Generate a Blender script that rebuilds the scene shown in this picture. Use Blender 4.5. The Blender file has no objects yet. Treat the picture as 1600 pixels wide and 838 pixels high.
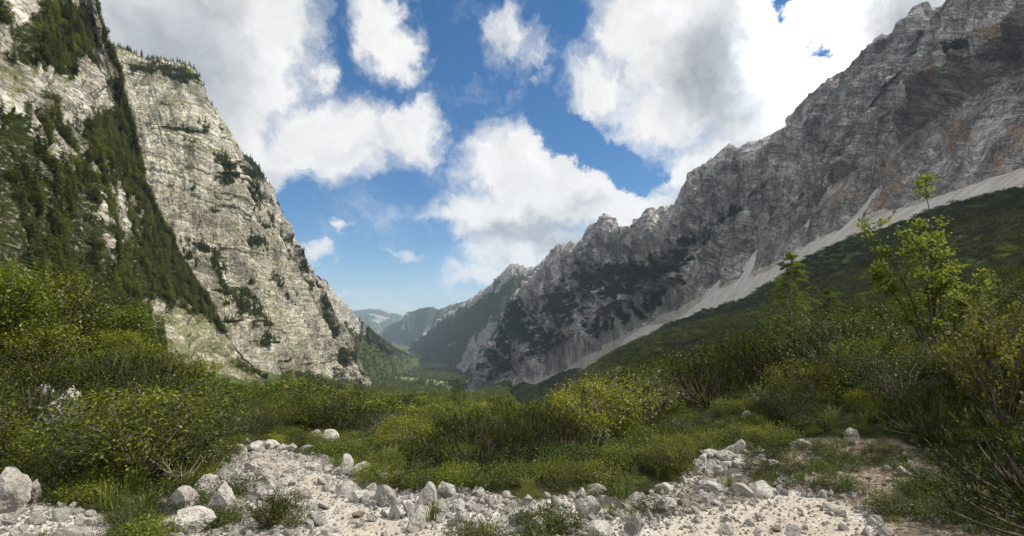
import bpy, bmesh, math, random
import numpy as np
from math import radians as R, pi

# ------------------------------------------------------------------ scene, camera, sky, sun
C = bpy.context.scene.collection
SC = bpy.context.scene
HZ = 505.0                                   # image row of the horizon in the 1600 px photograph

cam = bpy.data.cameras.new('camera')
cam.sensor_width = 36; cam.lens = 18.0
cam.shift_y = (HZ - 419) / 1600
cam.clip_start = 0.05; cam.clip_end = 60000
co = bpy.data.objects.new('camera', cam); C.objects.link(co)
co.location = (0, 0, 0); co.rotation_euler = (R(90), 0, 0)
SC.camera = co

SUN_AZ, SUN_EL = 84.0, 50.0                  # degrees: azimuth clockwise from +Y (the valley), elevation
SUN_STRENGTH = 5.0
SKY_STRENGTH = 0.09
EXPOSURE = 0.30
HAZE = 6e-5

SC.view_settings.view_transform = 'Standard'; SC.view_settings.look = 'None'
SC.view_settings.gamma = 1; SC.view_settings.use_curve_mapping = False
SC.view_settings.exposure = EXPOSURE
cy = SC.cycles
cy.max_bounces = 6; cy.diffuse_bounces = 3; cy.glossy_bounces = 2; cy.transmission_bounces = 3
cy.transparent_max_bounces = 6; cy.volume_bounces = 0
cy.use_denoising = True

sun = bpy.data.lights.new('sun', 'SUN'); sun.energy = SUN_STRENGTH; sun.angle = R(1.2); sun.color = (1.0, 0.93, 0.82)
so = bpy.data.objects.new('sun', sun); C.objects.link(so)
so.rotation_euler = (R(90 - SUN_EL), 0, R(180 - SUN_AZ))

class NT:
    """short-hand for building node trees"""
    def __init__(s, nt): s.nt = nt; s.n = nt.nodes; s.l = nt.links
    def node(s, t, **kw):
        n = s.n.new(t)
        for k, v in kw.items(): setattr(n, k, v)
        return n
    def put(s, sock, v):
        if v is None: return
        if hasattr(v, 'is_output'): s.l.new(v, sock)
        else: sock.default_value = v
    def math(s, op, a, b=None, c=None, clamp=False):
        n = s.node('ShaderNodeMath', operation=op, use_clamp=clamp)
        s.put(n.inputs[0], a); s.put(n.inputs[1], b)
        if c is not None: s.put(n.inputs[2], c)
        return n.outputs[0]
    def vec(s, op, a, b=None, out=0):
        n = s.node('ShaderNodeVectorMath', operation=op)
        s.put(n.inputs[0], a); s.put(n.inputs[1], b)
        return n.outputs[out]
    def scale(s, a, k):
        n = s.node('ShaderNodeVectorMath', operation='SCALE'); s.put(n.inputs[0], a); n.inputs['Scale'].default_value = k
        return n.outputs[0]
    def ss(s, x, lo, hi):
        n = s.node('ShaderNodeMapRange', interpolation_type='SMOOTHSTEP')
        s.put(n.inputs[0], x); s.put(n.inputs[1], lo); s.put(n.inputs[2], hi)
        return n.outputs[0]
    def lin(s, x, lo, hi, a=0.0, b=1.0):
        n = s.node('ShaderNodeMapRange'); s.put(n.inputs[0], x)
        for i, v in enumerate((lo, hi, a, b)): n.inputs[i + 1].default_value = v
        return n.outputs[0]
    def mix(s, f, a, b, blend='MIX'):
        n = s.node('ShaderNodeMix', data_type='RGBA', blend_type=blend)
        s.put(n.inputs[0], f); s.put(n.inputs[6], rgba(a)); s.put(n.inputs[7], rgba(b))
        return n.outputs[2]
    def noise(s, v, scale, detail=4, rough=.55, dist=0.0, out=0):
        n = s.node('ShaderNodeTexNoise'); s.put(n.inputs['Vector'], v)
        n.inputs['Scale'].default_value = scale; n.inputs['Detail'].default_value = detail
        n.inputs['Roughness'].default_value = rough; n.inputs['Distortion'].default_value = dist
        return n.outputs[out]
    def mapping(s, v, loc=(0, 0, 0), rot=(0, 0, 0), scl=(1, 1, 1), vt='POINT'):
        n = s.node('ShaderNodeMapping', vector_type=vt); s.put(n.inputs[0], v)
        n.inputs[1].default_value = loc; n.inputs[2].default_value = rot; n.inputs[3].default_value = scl
        return n.outputs[0]
    def attr(s, name, out='Fac'):
        n = s.node('ShaderNodeAttribute'); n.attribute_name = name
        return n.outputs[out]
    def ramp(s, f, stops):
        n = s.node('ShaderNodeValToRGB'); s.put(n.inputs[0], f)
        e = n.color_ramp.elements
        while len(e) < len(stops): e.new(0.5)
        for k, (p, c) in zip(e, stops): k.position = p; k.color = rgba(c)
        return n.outputs[0]
def rgba(c):
    if hasattr(c, 'is_output'): return c
    if isinstance(c, (int, float)): return (c, c, c, 1)
    return tuple(c) + (1,) if len(c) == 3 else tuple(c)

def pix_az_el(px, py):
    a, b = (px - 800) / 800, (HZ - py) / 800
    return math.atan(a), math.atan(b / math.sqrt(1 + a * a))

def build_world():
    w = bpy.data.worlds.new('World'); SC.world = w; w.use_nodes = True
    w.cycles.sampling_method = 'MANUAL'; w.cycles.sample_map_resolution = 512
    t = NT(w.node_tree); t.n.clear()
    sky = t.node('ShaderNodeTexSky', sky_type='NISHITA', sun_disc=False)
    sky.sun_elevation = R(SUN_EL); sky.sun_rotation = R(SUN_AZ)
    sky.altitude = 1200; sky.air_density = 1.0; sky.dust_density = 0.35; sky.ozone_density = 2.6
    g = t.node('ShaderNodeTexCoord').outputs['Generated']
    sep = t.node('ShaderNodeSeparateXYZ'); t.put(sep.inputs[0], g)
    x, y, z = sep.outputs
    az = t.math('ARCTAN2', x, y)
    el = t.math('ARCSINE', z)
    cmb = t.node('ShaderNodeCombineXYZ'); t.put(cmb.inputs[0], az); t.put(cmb.inputs[1], el)
    uv = cmb.outputs[0]
    # billowing edges: the cloud outlines are pushed about by noise
    wn = t.noise(uv, 7.0, 6, .62, out=1)
    wv = t.vec('SUBTRACT', wn, (0.5, 0.5, 0.5))
    uvw = t.vec('ADD', uv, t.scale(wv, 0.135))
    wn2 = t.noise(uv, 26.0, 5, .6, out=1)
    uvw = t.vec('ADD', uvw, t.scale(t.vec('SUBTRACT', wn2, (0.5, 0.5, 0.5)), 0.065))
    sepw = t.node('ShaderNodeSeparateXYZ'); t.put(sepw.inputs[0], uvw)
    c2 = t.node('ShaderNodeCombineXYZ'); t.put(c2.inputs[0], sepw.outputs[0]); t.put(c2.inputs[1], sepw.outputs[1])
    uvw = c2.outputs[0]
    def blobs(lst):
        acc = None
        for (px, py, rx, ry, rot, amp) in lst:
            a0, e0 = pix_az_el(px, py)
            ca = math.cos(a0)
            m = t.mapping(uvw, (a0, e0, 0), (0, 0, R(rot)), (rx / 800 * ca * ca, ry / 800 * ca, 1), 'TEXTURE')
            d = t.vec('LENGTH', m, out=1)
            v = t.math('MULTIPLY_ADD', d, -amp / 1.12, amp)
            acc = v if acc is None else t.math('SMOOTH_MAX', acc, v, 0.15)
        return acc
    cl = [  # the clouds in the picture: centre, radii, tilt, weight
        (230, 40, 190, 150, 0, 1.3), (400, 50, 120, 130, 0, 1.1), (330, 190, 120, 80, -10, 1.1), (415, 250, 95, 54, 10, 1.0),
        (520, 215, 125, 72, 14, 1.1), (640, 207, 66, 48, 10, 1.0), (600, 32, 62, 60, 0, 1.0), (632, 80, 44, 42, -20, .8),
        (500, 112, 34, 30, 0, .55), (805, 72, 54, 36, -20, .5), (835, 95, 32, 22, -30, .4), 
        (820, 265, 115, 72, 0, 1.1), (905, 295, 120, 72, -5, 1.2), (960, 320, 110, 60, 0, 1.0), (790, 335, 130, 52, 5, 1.0), (715, 338, 80, 26, 6, .8),
        (830, 385, 130, 52, 5, 1.0), (1010, 330, 95, 42, 0, .9), (765, 428, 66, 22, 0, .8), (905, 400, 90, 50, 0, .9),
        (1080, 60, 130, 120, 0, 1.3), (1000, 20, 90, 60, 0, 1.1), (940, 130, 80, 60, 10, .7), (1040, 175, 100, 62, -10, 1.0),
        (1190, 120, 130, 150, 0, 1.3), (1110, 265, 90, 62, 0, 1.0), (1310, 60, 160, 130, 0, 1.2), (1420, 0, 190, 90, 0, 1.1), (1240, 210, 110, 90, 0, 1.0),
        (528, 357, 24, 13, 0, .6), (490, 394, 26, 13, 0, .6), (640, 394, 56, 8, -8, .35), (545, 462, 26, 8, 0, .4), (631, 480, 16, 6, 0, .4),
        # beyond the frame: more of the same broken cloud
        (-400, 100, 500, 300, 0, 1.2), (2300, 0, 500, 300, 0, 1.2), (700, -420, 330, 160, 10, 1.0), (1300, -500, 500, 260, 0, 1.1)]
    
    dens = blobs(cl)
    n1 = t.noise(uvw, 9.0, 10, .64)
    n1o = t.noise(t.vec('ADD', uvw, (0.03, 0.04, 0)), 9.0, 5, .6)
    holes = blobs([(1288, 68, 26, 20, 0, 1.0), (985, 270, 60, 22, -8, 1.0), (915, 225, 95, 34, -28, .9), (1225, 12, 24, 34, 0, .9), (395, 240, 0.1, 0.1, 0, 0.0)])
    over = t.math('MAXIMUM', t.ss(el, 0.85, 1.1), t.math('MULTIPLY', t.ss(t.math('ABSOLUTE', az), 1.0, 1.35), .8))      # unseen cloud cover added overhead and behind to whiten the fill light
    dens = t.math('MAXIMUM', dens, t.math('MULTIPLY', over, .55))
    hol = t.math('MAXIMUM', holes, 0.0)
    d2 = t.math('MULTIPLY_ADD', t.math('SUBTRACT', n1, 0.5), 1.0, dens)
    d2 = t.math('MULTIPLY_ADD', hol, -1.3, d2)
    alpha = t.ss(d2, -0.03, 0.56)
    # thick parts turn grey below, edges and the side towards the sun stay white
    grey = blobs([(1105, 100, 95, 110, 0, 1.0), (1150, 170, 90, 60, 0, .9), (820, 365, 110, 36, 4, 1.0), (880, 385, 80, 30, 0, .8), (270, 90, 180, 120, 0, .85), (200, 20, 120, 90, 0, .6), (330, 20, 100, 60, 0, .6),
                  (1380, 110, 60, 50, 20, .7), (1430, 20, 110, 50, 0, .7), (420, 275, 70, 25, 0, .45), (570, 235, 70, 20, 10, .35), (900, 320, 70, 22, 0, .4),
                  (-400, 100, 450, 260, 0, .8), (2300, 0, 450, 260, 0, .8), (700, -420, 250, 120, 10, .7)])
    gf = t.ss(t.math('MULTIPLY_ADD', t.math('SUBTRACT', n1, 0.5), 0.3, grey), 0.0, 0.75)
    lit = t.math('MULTIPLY_ADD', t.math('SUBTRACT', n1, n1o), 0.42, 0.0)
    glow = blobs([(1240, 60, 130, 170, 0, 1.0)])
    gl = t.ss(glow, 0.0, 1.0)
    b = t.math('MULTIPLY_ADD', gf, -0.36, 0.75)
    b = t.math('ADD', b, lit)
    b = t.math('MULTIPLY_ADD', gl, 0.8, b)
    b = t.math('MAXIMUM', b, 0.26)
    b = t.math('MULTIPLY_ADD', over, 0.55, b)  # the added out-of-view cloud is made brighter to lift the ambient light
    col = t.mix(gf, (1.0, 0.99, 0.97), (0.95, 0.985, 1.04))
    ccol = t.vec('MULTIPLY', col, None)
    t.put(ccol.node.inputs[1], b)
    bg1 = t.node('ShaderNodeBackground')
    hsv = t.node('ShaderNodeHueSaturation'); t.put(hsv.inputs['Color'], sky.outputs[0])
    hsv.inputs['Saturation'].default_value = 1.38
    t.put(bg1.inputs[0], hsv.outputs[0]); bg1.inputs[1].default_value = SKY_STRENGTH
    bg2 = t.node('ShaderNodeBackground'); t.put(bg2.inputs[0], ccol); bg2.inputs[1].default_value = 1.0
    # no cloud below the horizon
    up = t.ss(el, -0.01, 0.02)
    mx = t.node('ShaderNodeMixShader'); t.put(mx.inputs[0], t.math('MULTIPLY', alpha, up))
    t.l.new(bg1.outputs[0], mx.inputs[1]); t.l.new(bg2.outputs[0], mx.inputs[2])
    out = t.node('ShaderNodeOutputWorld'); t.l.new(mx.outputs[0], out.inputs[0])
build_world()

# ------------------------------------------------------------------ helpers
def P3(px, py, Y): return ((px - 800) / 800 * Y, float(Y), (HZ - py) / 800 * Y)

_prm = np.random.RandomState(7).permutation(256)
_prm = np.concatenate([_prm, _prm, _prm]).astype(np.int32)
_g = np.random.RandomState(8).normal(size=(256, 3)); _g /= np.linalg.norm(_g, axis=1)[:, None]
_g = _g.astype(np.float32)
def pnoise(P, seed=0):
    P = np.asarray(P, np.float32) + np.float32(seed * 17.31)
    fl = np.floor(P); f = P - fl; i = fl.astype(np.int64) & 255
    u = f * f * f * (f * (f * 6 - 15) + 10)
    out = 0
    for dx in (0, 1):
        wx = u[..., 0] if dx else 1 - u[..., 0]
        ax = _prm[(i[..., 0] + dx) & 255]
        for dy in (0, 1):
            wy = u[..., 1] if dy else 1 - u[..., 1]
            ay = _prm[ax + ((i[..., 1] + dy) & 255)]
            for dz in (0, 1):
                wz = u[..., 2] if dz else 1 - u[..., 2]
                g = _g[_prm[ay + ((i[..., 2] + dz) & 255)]]
                d = g[..., 0] * (f[..., 0] - dx) + g[..., 1] * (f[..., 1] - dy) + g[..., 2] * (f[..., 2] - dz)
                out = out + wx * wy * wz * d
    return out * 1.5
def fbm(P, freq=1.0, octs=4, seed=0, gain=.5, lac=2.05, ridged=False):
    P = np.asarray(P, np.float32) * np.float32(freq); a = 1.0; s = 0; tot = 0
    for o in range(octs):
        n = pnoise(P, seed + o * 3)
        if ridged: n = 1 - 2 * np.abs(n)
        s = s + a * n; tot += a; a *= gain; P = P * lac
    return s / tot
def sstep(x, a, b):
    t = np.clip((x - a) / (b - a), 0, 1); return t * t * (3 - 2 * t)

def tag(o, label=None, cat=None, group=None, kind=None):
    if label: o['label'] = label
    if cat: o['category'] = cat
    if group: o['group'] = group
    if kind: o['kind'] = kind
    return o

def make_mesh(name, blocks, mats, smooth=False, attrs=None):
    """blocks: list of (verts Nx3, faces KxM, tone per vertex or None, material index)"""
    me = bpy.data.meshes.new(name)
    V = []; loops = []; starts = []; midx = []; tone = []; nv = 0; nl = 0
    for b in blocks:
        v, f, t, m = b
        v = np.asarray(v, np.float32).reshape(-1, 3); f = np.asarray(f, np.int64)
        V.append(v); loops.append((f + nv).ravel()); k, n = f.shape
        starts.append(nl + np.arange(k) * n); midx.append(np.full(k, m, np.int32))
        tone.append(np.full(len(v), .5, np.float32) if t is None else np.asarray(t, np.float32))
        nv += len(v); nl += k * n
    V = np.concatenate(V); loops = np.concatenate(loops).astype(np.int32); starts = np.concatenate(starts).astype(np.int32)
    midx = np.concatenate(midx); tone = np.concatenate(tone)
    me.vertices.add(nv); me.vertices.foreach_set('co', V.ravel())
    me.loops.add(nl); me.loops.foreach_set('vertex_index', loops)
    me.polygons.add(len(starts)); me.polygons.foreach_set('loop_start', starts)
    for m in mats: me.materials.append(m)
    me.polygons.foreach_set('material_index', midx)
    me.polygons.foreach_set('use_smooth', np.full(len(starts), smooth))
    at = me.attributes.new('tone', 'FLOAT', 'POINT'); at.data.foreach_set('value', tone)
    for k, a in (attrs or {}).items():
        at = me.attributes.new(k, 'FLOAT', 'POINT'); at.data.foreach_set('value', np.asarray(a, np.float32).ravel())
    me.update(calc_edges=True)
    return me
def link(name, me, parent=None, loc=None):
    o = bpy.data.objects.new(name, me); C.objects.link(o)
    if parent: o.parent = parent
    if loc is not None: o.location = loc
    return o
def grid_faces(ns, nt):
    i = np.arange((ns - 1) * (nt - 1)); a = (i // (nt - 1)) * nt + i % (nt - 1)
    return np.stack([a, a + nt, a + nt + 1, a + 1], 1)

# ------------------------------------------------------------------ the lie of the land
BASE_R = [(330, 200, 104), (338, 330, 100), P3(1420, 326, 420), P3(1330, 361, 480), P3(1190, 426, 620), P3(1100, 464, 760), P3(1000, 512, 950), P3(900, 573, 1200), P3(830, 602, 1400), P3(735, 621, 1650)]
BASE_L1 = [P3(-300, 470, 60), P3(0, 480, 100), P3(100, 505, 140), P3(200, 535, 190), P3(280, 568, 240), P3(350, 598, 300), P3(425, 622, 370)]
BASE_L2 = [P3(260, 540, 380), P3(350, 562, 430), P3(420, 580, 480), P3(470, 590, 530), P3(510, 598, 570), P3(540, 603, 610), P3(556, 608, 630)]
BASE_L3 = [P3(480, 625, 960), P3(520, 622, 1050), P3(545, 617, 1150), P3(565, 610, 1300), P3(590, 600, 1550), P3(620, 590, 1900), P3(650, 580, 2400), P3(668, 566, 3200)]
CTRL = [(0, 0, -1.6), (-3, 3, -1.6), (0, 4, -1.62), (3, 4, -1.62), (-4, 9, -2.25), (-3, 12, -2.7), (0, 8, -1.95), (0, 12, -2.9), (-5, 5, -1.6), (-8, 6, -1.45), (-10, 10, -1.9),
        (-15, 15, -1.6), (4.5, 6, -1.35), (6, 6, -.8), (3, 8, -1.75), (8, 12, -1.15), (13, 15, -.1), (5, 15, -2.0), (0, 20, -4.7), (-8, 20, -4.3), (-20, 20, -2.3), (2, 2, -1.6), (-2, 1, -1.6), (4, 3.5, -1.5), (6.5, 4, -.9), (7.5, 6, -.45), (5, 4.6, -1.45),
        (25, 25, .6), (10, 30, -5.1), (0, 40, -9), (-15, 40, -8), (-40, 40, -4), (37, 60, -3.5), (60, 60, 3), (20, 60, -11.5), (0, 80, -16.5), (-30, 80, -15), (-60, 80, -11), (-95, 95, -8),
        (0, 150, -29), (60, 150, -15), (120, 150, 8), (-60, 150, -26), (-110, 150, -13), (0, 300, -54), (100, 300, -7), (200, 300, 31), (300, 310, 71), (-80, 300, -50), (-130, 300, -39),
        (281, 500, 55), (262, 700, 12), (137, 1100, -104), (-75, 1500, -207), (0, 600, -95), (-100, 600, -90), (120, 600, -40),
        (0, 1000, -152), (-180, 1000, -148), (-300, 1000, -142), (-150, 1500, -192), (-220, 1800, -205), (-250, 2200, -222), (-400, 3200, -240), (-800, 5000, -262), (-1400, 8000, -285), (-1700, 10500, -290),
        (-150, 700, -100), (-250, 1300, -160),
        (5000, 5000, -60), (1500, 1500, 40), (9000, 9000, -100), (-9000, 9000, -150), (-3000, 3000, -60), (-900, 500, 20), (12000, 0, 0), (-12000, 0, 0), (0, -12000, -100), (0, 13000, -280),
        (0, -12, -1.2), (0, -100, 12), (100, -50, 22), (-100, -50, 16), (0, -1000, 60), (20, 0, 1.5), (-20, 0, .3), (60, 10, 7), (-60, 20, 2), (150, 0, 30), (-150, 20, 14), (600, 300, 120), (700, 800, 90), (500, 1300, -20), (300, 1900, -140)]
CTRL += [P3(820, 599, 1300), P3(1000, 538, 900), P3(1175, 460, 600)]
CTRL += [(x, y, z - 1) for x, y, z in BASE_R + BASE_L1 + BASE_L2 + BASE_L3]
_cp = np.array(CTRL, np.float64)
def _warp(a, k): return np.arcsinh(a / k)
_q = np.stack([_warp(_cp[:, 0], 8), _warp(_cp[:, 1], 8)], 1); _w = _warp(_cp[:, 2], 8)
def _kern(d2): return np.where(d2 > 1e-12, .5 * d2 * np.log(np.maximum(d2, 1e-12)), 0)
def _solve():
    n = len(_q); d2 = ((_q[:, None] - _q[None]) ** 2).sum(-1)
    A = np.zeros((n + 3, n + 3)); A[:n, :n] = _kern(d2) + np.eye(n) * 2e-3
    A[:n, n] = 1; A[:n, n + 1:] = _q; A[n, :n] = 1; A[n + 1:, :n] = _q.T
    return np.linalg.solve(A, np.concatenate([_w, np.zeros(3)]))
_sol = _solve()
def ground_base(x, y):
    x = np.asarray(x, np.float64); y = np.asarray(y, np.float64); sh = x.shape
    q = np.stack([_warp(x.ravel(), 8), _warp(y.ravel(), 8)], 1); out = np.empty(len(q)); n = len(_q)
    for k in range(0, len(q), 40000):
        b = q[k:k + 40000]; d2 = ((b[:, None] - _q[None]) ** 2).sum(-1)
        out[k:k + 40000] = _kern(d2) @ _sol[:n] + _sol[n] + b @ _sol[n + 1:]
    return (8 * np.sinh(out)).reshape(sh)
def ground(x, y):
    """height of the finished ground, roughness included"""
    x = np.asarray(x, np.float64); y = np.asarray(y, np.float64)
    z = ground_base(x, y); r = np.hypot(x, y)
    p = np.stack([x, y, np.zeros_like(x)], -1)
    z = z + fbm(p, .9, 4, 3) * .10 * sstep(r, 1, 5) * (1 - sstep(r, 60, 200))
    z = z + fbm(p, .09, 4, 5) * np.clip(r * .012, 0, 2.0) + fbm(p, .008, 4, 9) * np.clip((r - 120) * .01, 0, 9)
    return z
def pix_to_ground(px, py):
    """where the sight line through a pixel of the photograph first meets the ground"""
    Y = np.geomspace(2.2, 4000, 900); X = (px - 800) / 800 * Y; Z = (HZ - py) / 800 * Y
    hit = np.nonzero(Z < ground_base(X, Y))[0]
    k = hit[0] if len(hit) else 0
    return X[k], Y[k]
def in_poly(x, y, poly):
    x = np.asarray(x); y = np.asarray(y); c = np.zeros(x.shape, bool)
    n = len(poly)
    for i in range(n):
        x0, y0 = poly[i]; x1, y1 = poly[(i + 1) % n]
        if y0 == y1: continue
        c ^= ((y0 > y) != (y1 > y)) & (x < (x1 - x0) * (y - y0) / (y1 - y0) + x0)
    return c
def poly_dist(x, y, poly):
    """signed distance to a polygon's edge, positive inside"""
    x = np.asarray(x); y = np.asarray(y); d = np.full(x.shape, 1e9); n = len(poly)
    for i in range(n):
        ax, ay = poly[i]; bx, by = poly[(i + 1) % n]
        dx, dy = bx - ax, by - ay; t = np.clip(((x - ax) * dx + (y - ay) * dy) / (dx * dx + dy * dy + 1e-9), 0, 1)
        d = np.minimum(d, np.hypot(x - ax - t * dx, y - ay - t * dy))
    return np.where(in_poly(x, y, poly), d, -d)
def gpoly(pts): return [pix_to_ground(*p) for p in pts]
PATH = gpoly([(352, 705), (395, 696), (480, 704), (545, 735), (585, 765), (660, 774), (740, 774), (820, 790), (900, 780), (985, 790), (1040, 765), (1100, 728), (1165, 692), (1215, 705), (1195, 735),
              (1250, 755), (1320, 775), (1360, 800), (1375, 838), (1380, 1000), (250, 1000), (262, 838), (285, 780), (340, 745), (348, 722)])
GRAVEL_L = gpoly([(-100, 775), (60, 785), (140, 812), (175, 838), (200, 1000), (-200, 1000)])
TRAIL = gpoly([(375, 715), (440, 712), (520, 760), (560, 800), (700, 838), (760, 1000), (500, 1000), (520, 838), (500, 790), (430, 745)])
BANK = gpoly([(1190, 712), (1260, 690), (1400, 690), (1500, 735), (1580, 800), (1640, 1000), (1380, 1000), (1365, 805), (1240, 770), (1110, 800), (1035, 800), (1060, 765), (1120, 738)])
TRAIL_R = gpoly([(1000, 838), (1090, 800), (1220, 775), (1330, 785), (1360, 838), (1360, 1000), (900, 1000)])
EDGE_R = [P3(1700, 275, 260), P3(1600, 316, 300), P3(1500, 353, 370), P3(1250, 422, 500), P3(1100, 491, 700), P3(900, 581, 1100), P3(760, 618, 1500)]
def edge_x(tab, y):
    t = sorted(tab, key=lambda p: p[1]); return np.interp(y, [p[1] for p in t], [p[0] for p in t])

# ------------------------------------------------------------------ materials
def new_mat(name):
    m = bpy.data.materials.new(name); m.use_nodes = True
    t = NT(m.node_tree); t.n.clear()
    out = t.node('ShaderNodeOutputMaterial')
    return m, t, out
def bsdf(t, out, color, rough=.9, spec=.2, normal=None):
    b = t.node('ShaderNodeBsdfPrincipled'); t.put(b.inputs['Base Color'], rgba(color) if not hasattr(color, 'is_output') else color)
    t.put(b.inputs['Roughness'], rough); b.inputs['Specular IOR Level'].default_value = spec
    if normal is not None: t.l.new(normal, b.inputs['Normal'])
    t.l.new(b.outputs[0], out.inputs[0]); return b
def bump(t, h, dist, strength=1.0, normal=None):
    b = t.node('ShaderNodeBump'); b.inputs['Distance'].default_value = dist; b.inputs['Strength'].default_value = strength
    t.l.new(h, b.inputs['Height'])
    if normal is not None: t.l.new(normal, b.inputs['Normal'])
    return b.outputs[0]

def rock_mat(name, c_dark, c_mid, c_light, strata_n, strata_freq, green=(.034, .044, .010), grass=(.16, .17, .06), bumpd=1.6, fine=1.0, ochre=(.30, .205, .125)):
    """bedded limestone; veg / grass / ochre / scree are attributes measured on the mesh"""
    m, t, out = new_mat(name)
    pos = t.node('ShaderNodeNewGeometry').outputs['Position']
    warp = t.scale(t.vec('SUBTRACT', t.noise(pos, .014, 6, .62, out=1), (.5, .5, .5)), 44)
    pw = t.vec('ADD', pos, warp)
    dot = t.vec('DOT_PRODUCT', pw, strata_n, out=1)
    cm = t.node('ShaderNodeCombineXYZ')
    along = t.vec('LENGTH', t.scale(pos, .004), out=1)
    t.put(cm.inputs[0], t.math('MULTIPLY', dot, strata_freq)); t.put(cm.inputs[1], t.math('MULTIPLY', along, 4.0))
    st = t.noise(cm.outputs[0], 1.0, 5, .65)
    stf = t.noise(cm.outputs[0], 3.3, 4, .7)
    big = t.noise(pos, .011, 5, .6)
    mid = t.noise(t.mapping(pos, scl=(1, 1, .45)), .06, 7, .68)
    fin = t.noise(pos, .5 * fine, 5, .7)
    f = t.math('MULTIPLY_ADD', t.math('SUBTRACT', mid, .5), 1.3, .5)
    f = t.math('MULTIPLY_ADD', t.math('SUBTRACT', stf, .5), .7, f)
    f = t.math('MULTIPLY_ADD', t.math('SUBTRACT', big, .5), .9, f)
    f = t.math('MULTIPLY_ADD', t.math('SUBTRACT', fin, .5), .35, f)
    wash = t.noise(t.mapping(pos, scl=(1, 1, .12)), .045, 6, .66)
    f = t.math('MULTIPLY_ADD', t.math('SUBTRACT', wash, .5), .8, f)
    col = t.ramp(f, [(.2, c_dark), (.5, c_mid), (.8, c_light)])
    # thin dark joints along the beds and down the face
    joint = t.ss(t.math('ABSOLUTE', t.math('SUBTRACT', st, .5)), 0.0, 0.035)
    jb = t.ss(t.noise(pos, .03, 4, .6), .38, .62)
    col = t.mix(t.math('MULTIPLY', t.math('MULTIPLY', t.math('SUBTRACT', 1.0, joint), jb), .7), col, tuple(c * .45 for c in c_dark))
    vj = t.noise(t.mapping(pos, scl=(1, 1, .25)), .09, 5, .6, 1.2)
    vjm = t.ss(t.math('ABSOLUTE', t.math('SUBTRACT', vj, .5)), 0.0, 0.025)
    col = t.mix(t.math('MULTIPLY', t.math('SUBTRACT', 1.0, vjm), .5), col, tuple(c * .5 for c in c_dark))
    och = t.attr('ochre')
    ostr = t.noise(t.mapping(pos, scl=(1, 1, .22)), .07, 6, .7)
    om = t.ss(t.math('ADD', och, t.math('MULTIPLY', t.math('SUBTRACT', ostr, .5), 2.4)), .4, .8)
    col = t.mix(t.math('MULTIPLY', om, .78), col, ochre)
    sc = t.attr('scree')
    scn = t.ss(t.math('ADD', sc, t.math('MULTIPLY', t.math('SUBTRACT', mid, .5), .9)), .4, .6)
    col = t.mix(scn, col, (.5, .46, .40))
    gr = t.attr('grass')
    gm = t.ss(t.math('ADD', gr, t.math('MULTIPLY', t.math('SUBTRACT', fin, .5), 1.2)), .42, .7)
    col = t.mix(t.math('MULTIPLY', gm, .85), col, t.ramp(mid, [(.3, tuple(c * .7 for c in grass)), (.7, grass)]))
    vg = t.attr('veg')
    vm = t.ss(t.math('ADD', vg, t.math('MULTIPLY', t.math('SUBTRACT', fin, .5), .9)), .42, .62)
    col = t.mix(vm, col, t.ramp(t.noise(pos, .12, 4, .6), [(.3, tuple(c * .6 for c in green)), (.7, green)]))
    h = t.math('MULTIPLY_ADD', stf, .8, t.math('MULTIPLY', mid, 1.6))
    h = t.math('MULTIPLY_ADD', fin, .22, h)
    h = t.math('MULTIPLY_ADD', joint, .25, h); h = t.math('MULTIPLY_ADD', vjm, .35, h)
    nrm = bump(t, h, bumpd)
    bsdf(t, out, col, .95, .1, nrm)
    return m

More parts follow.
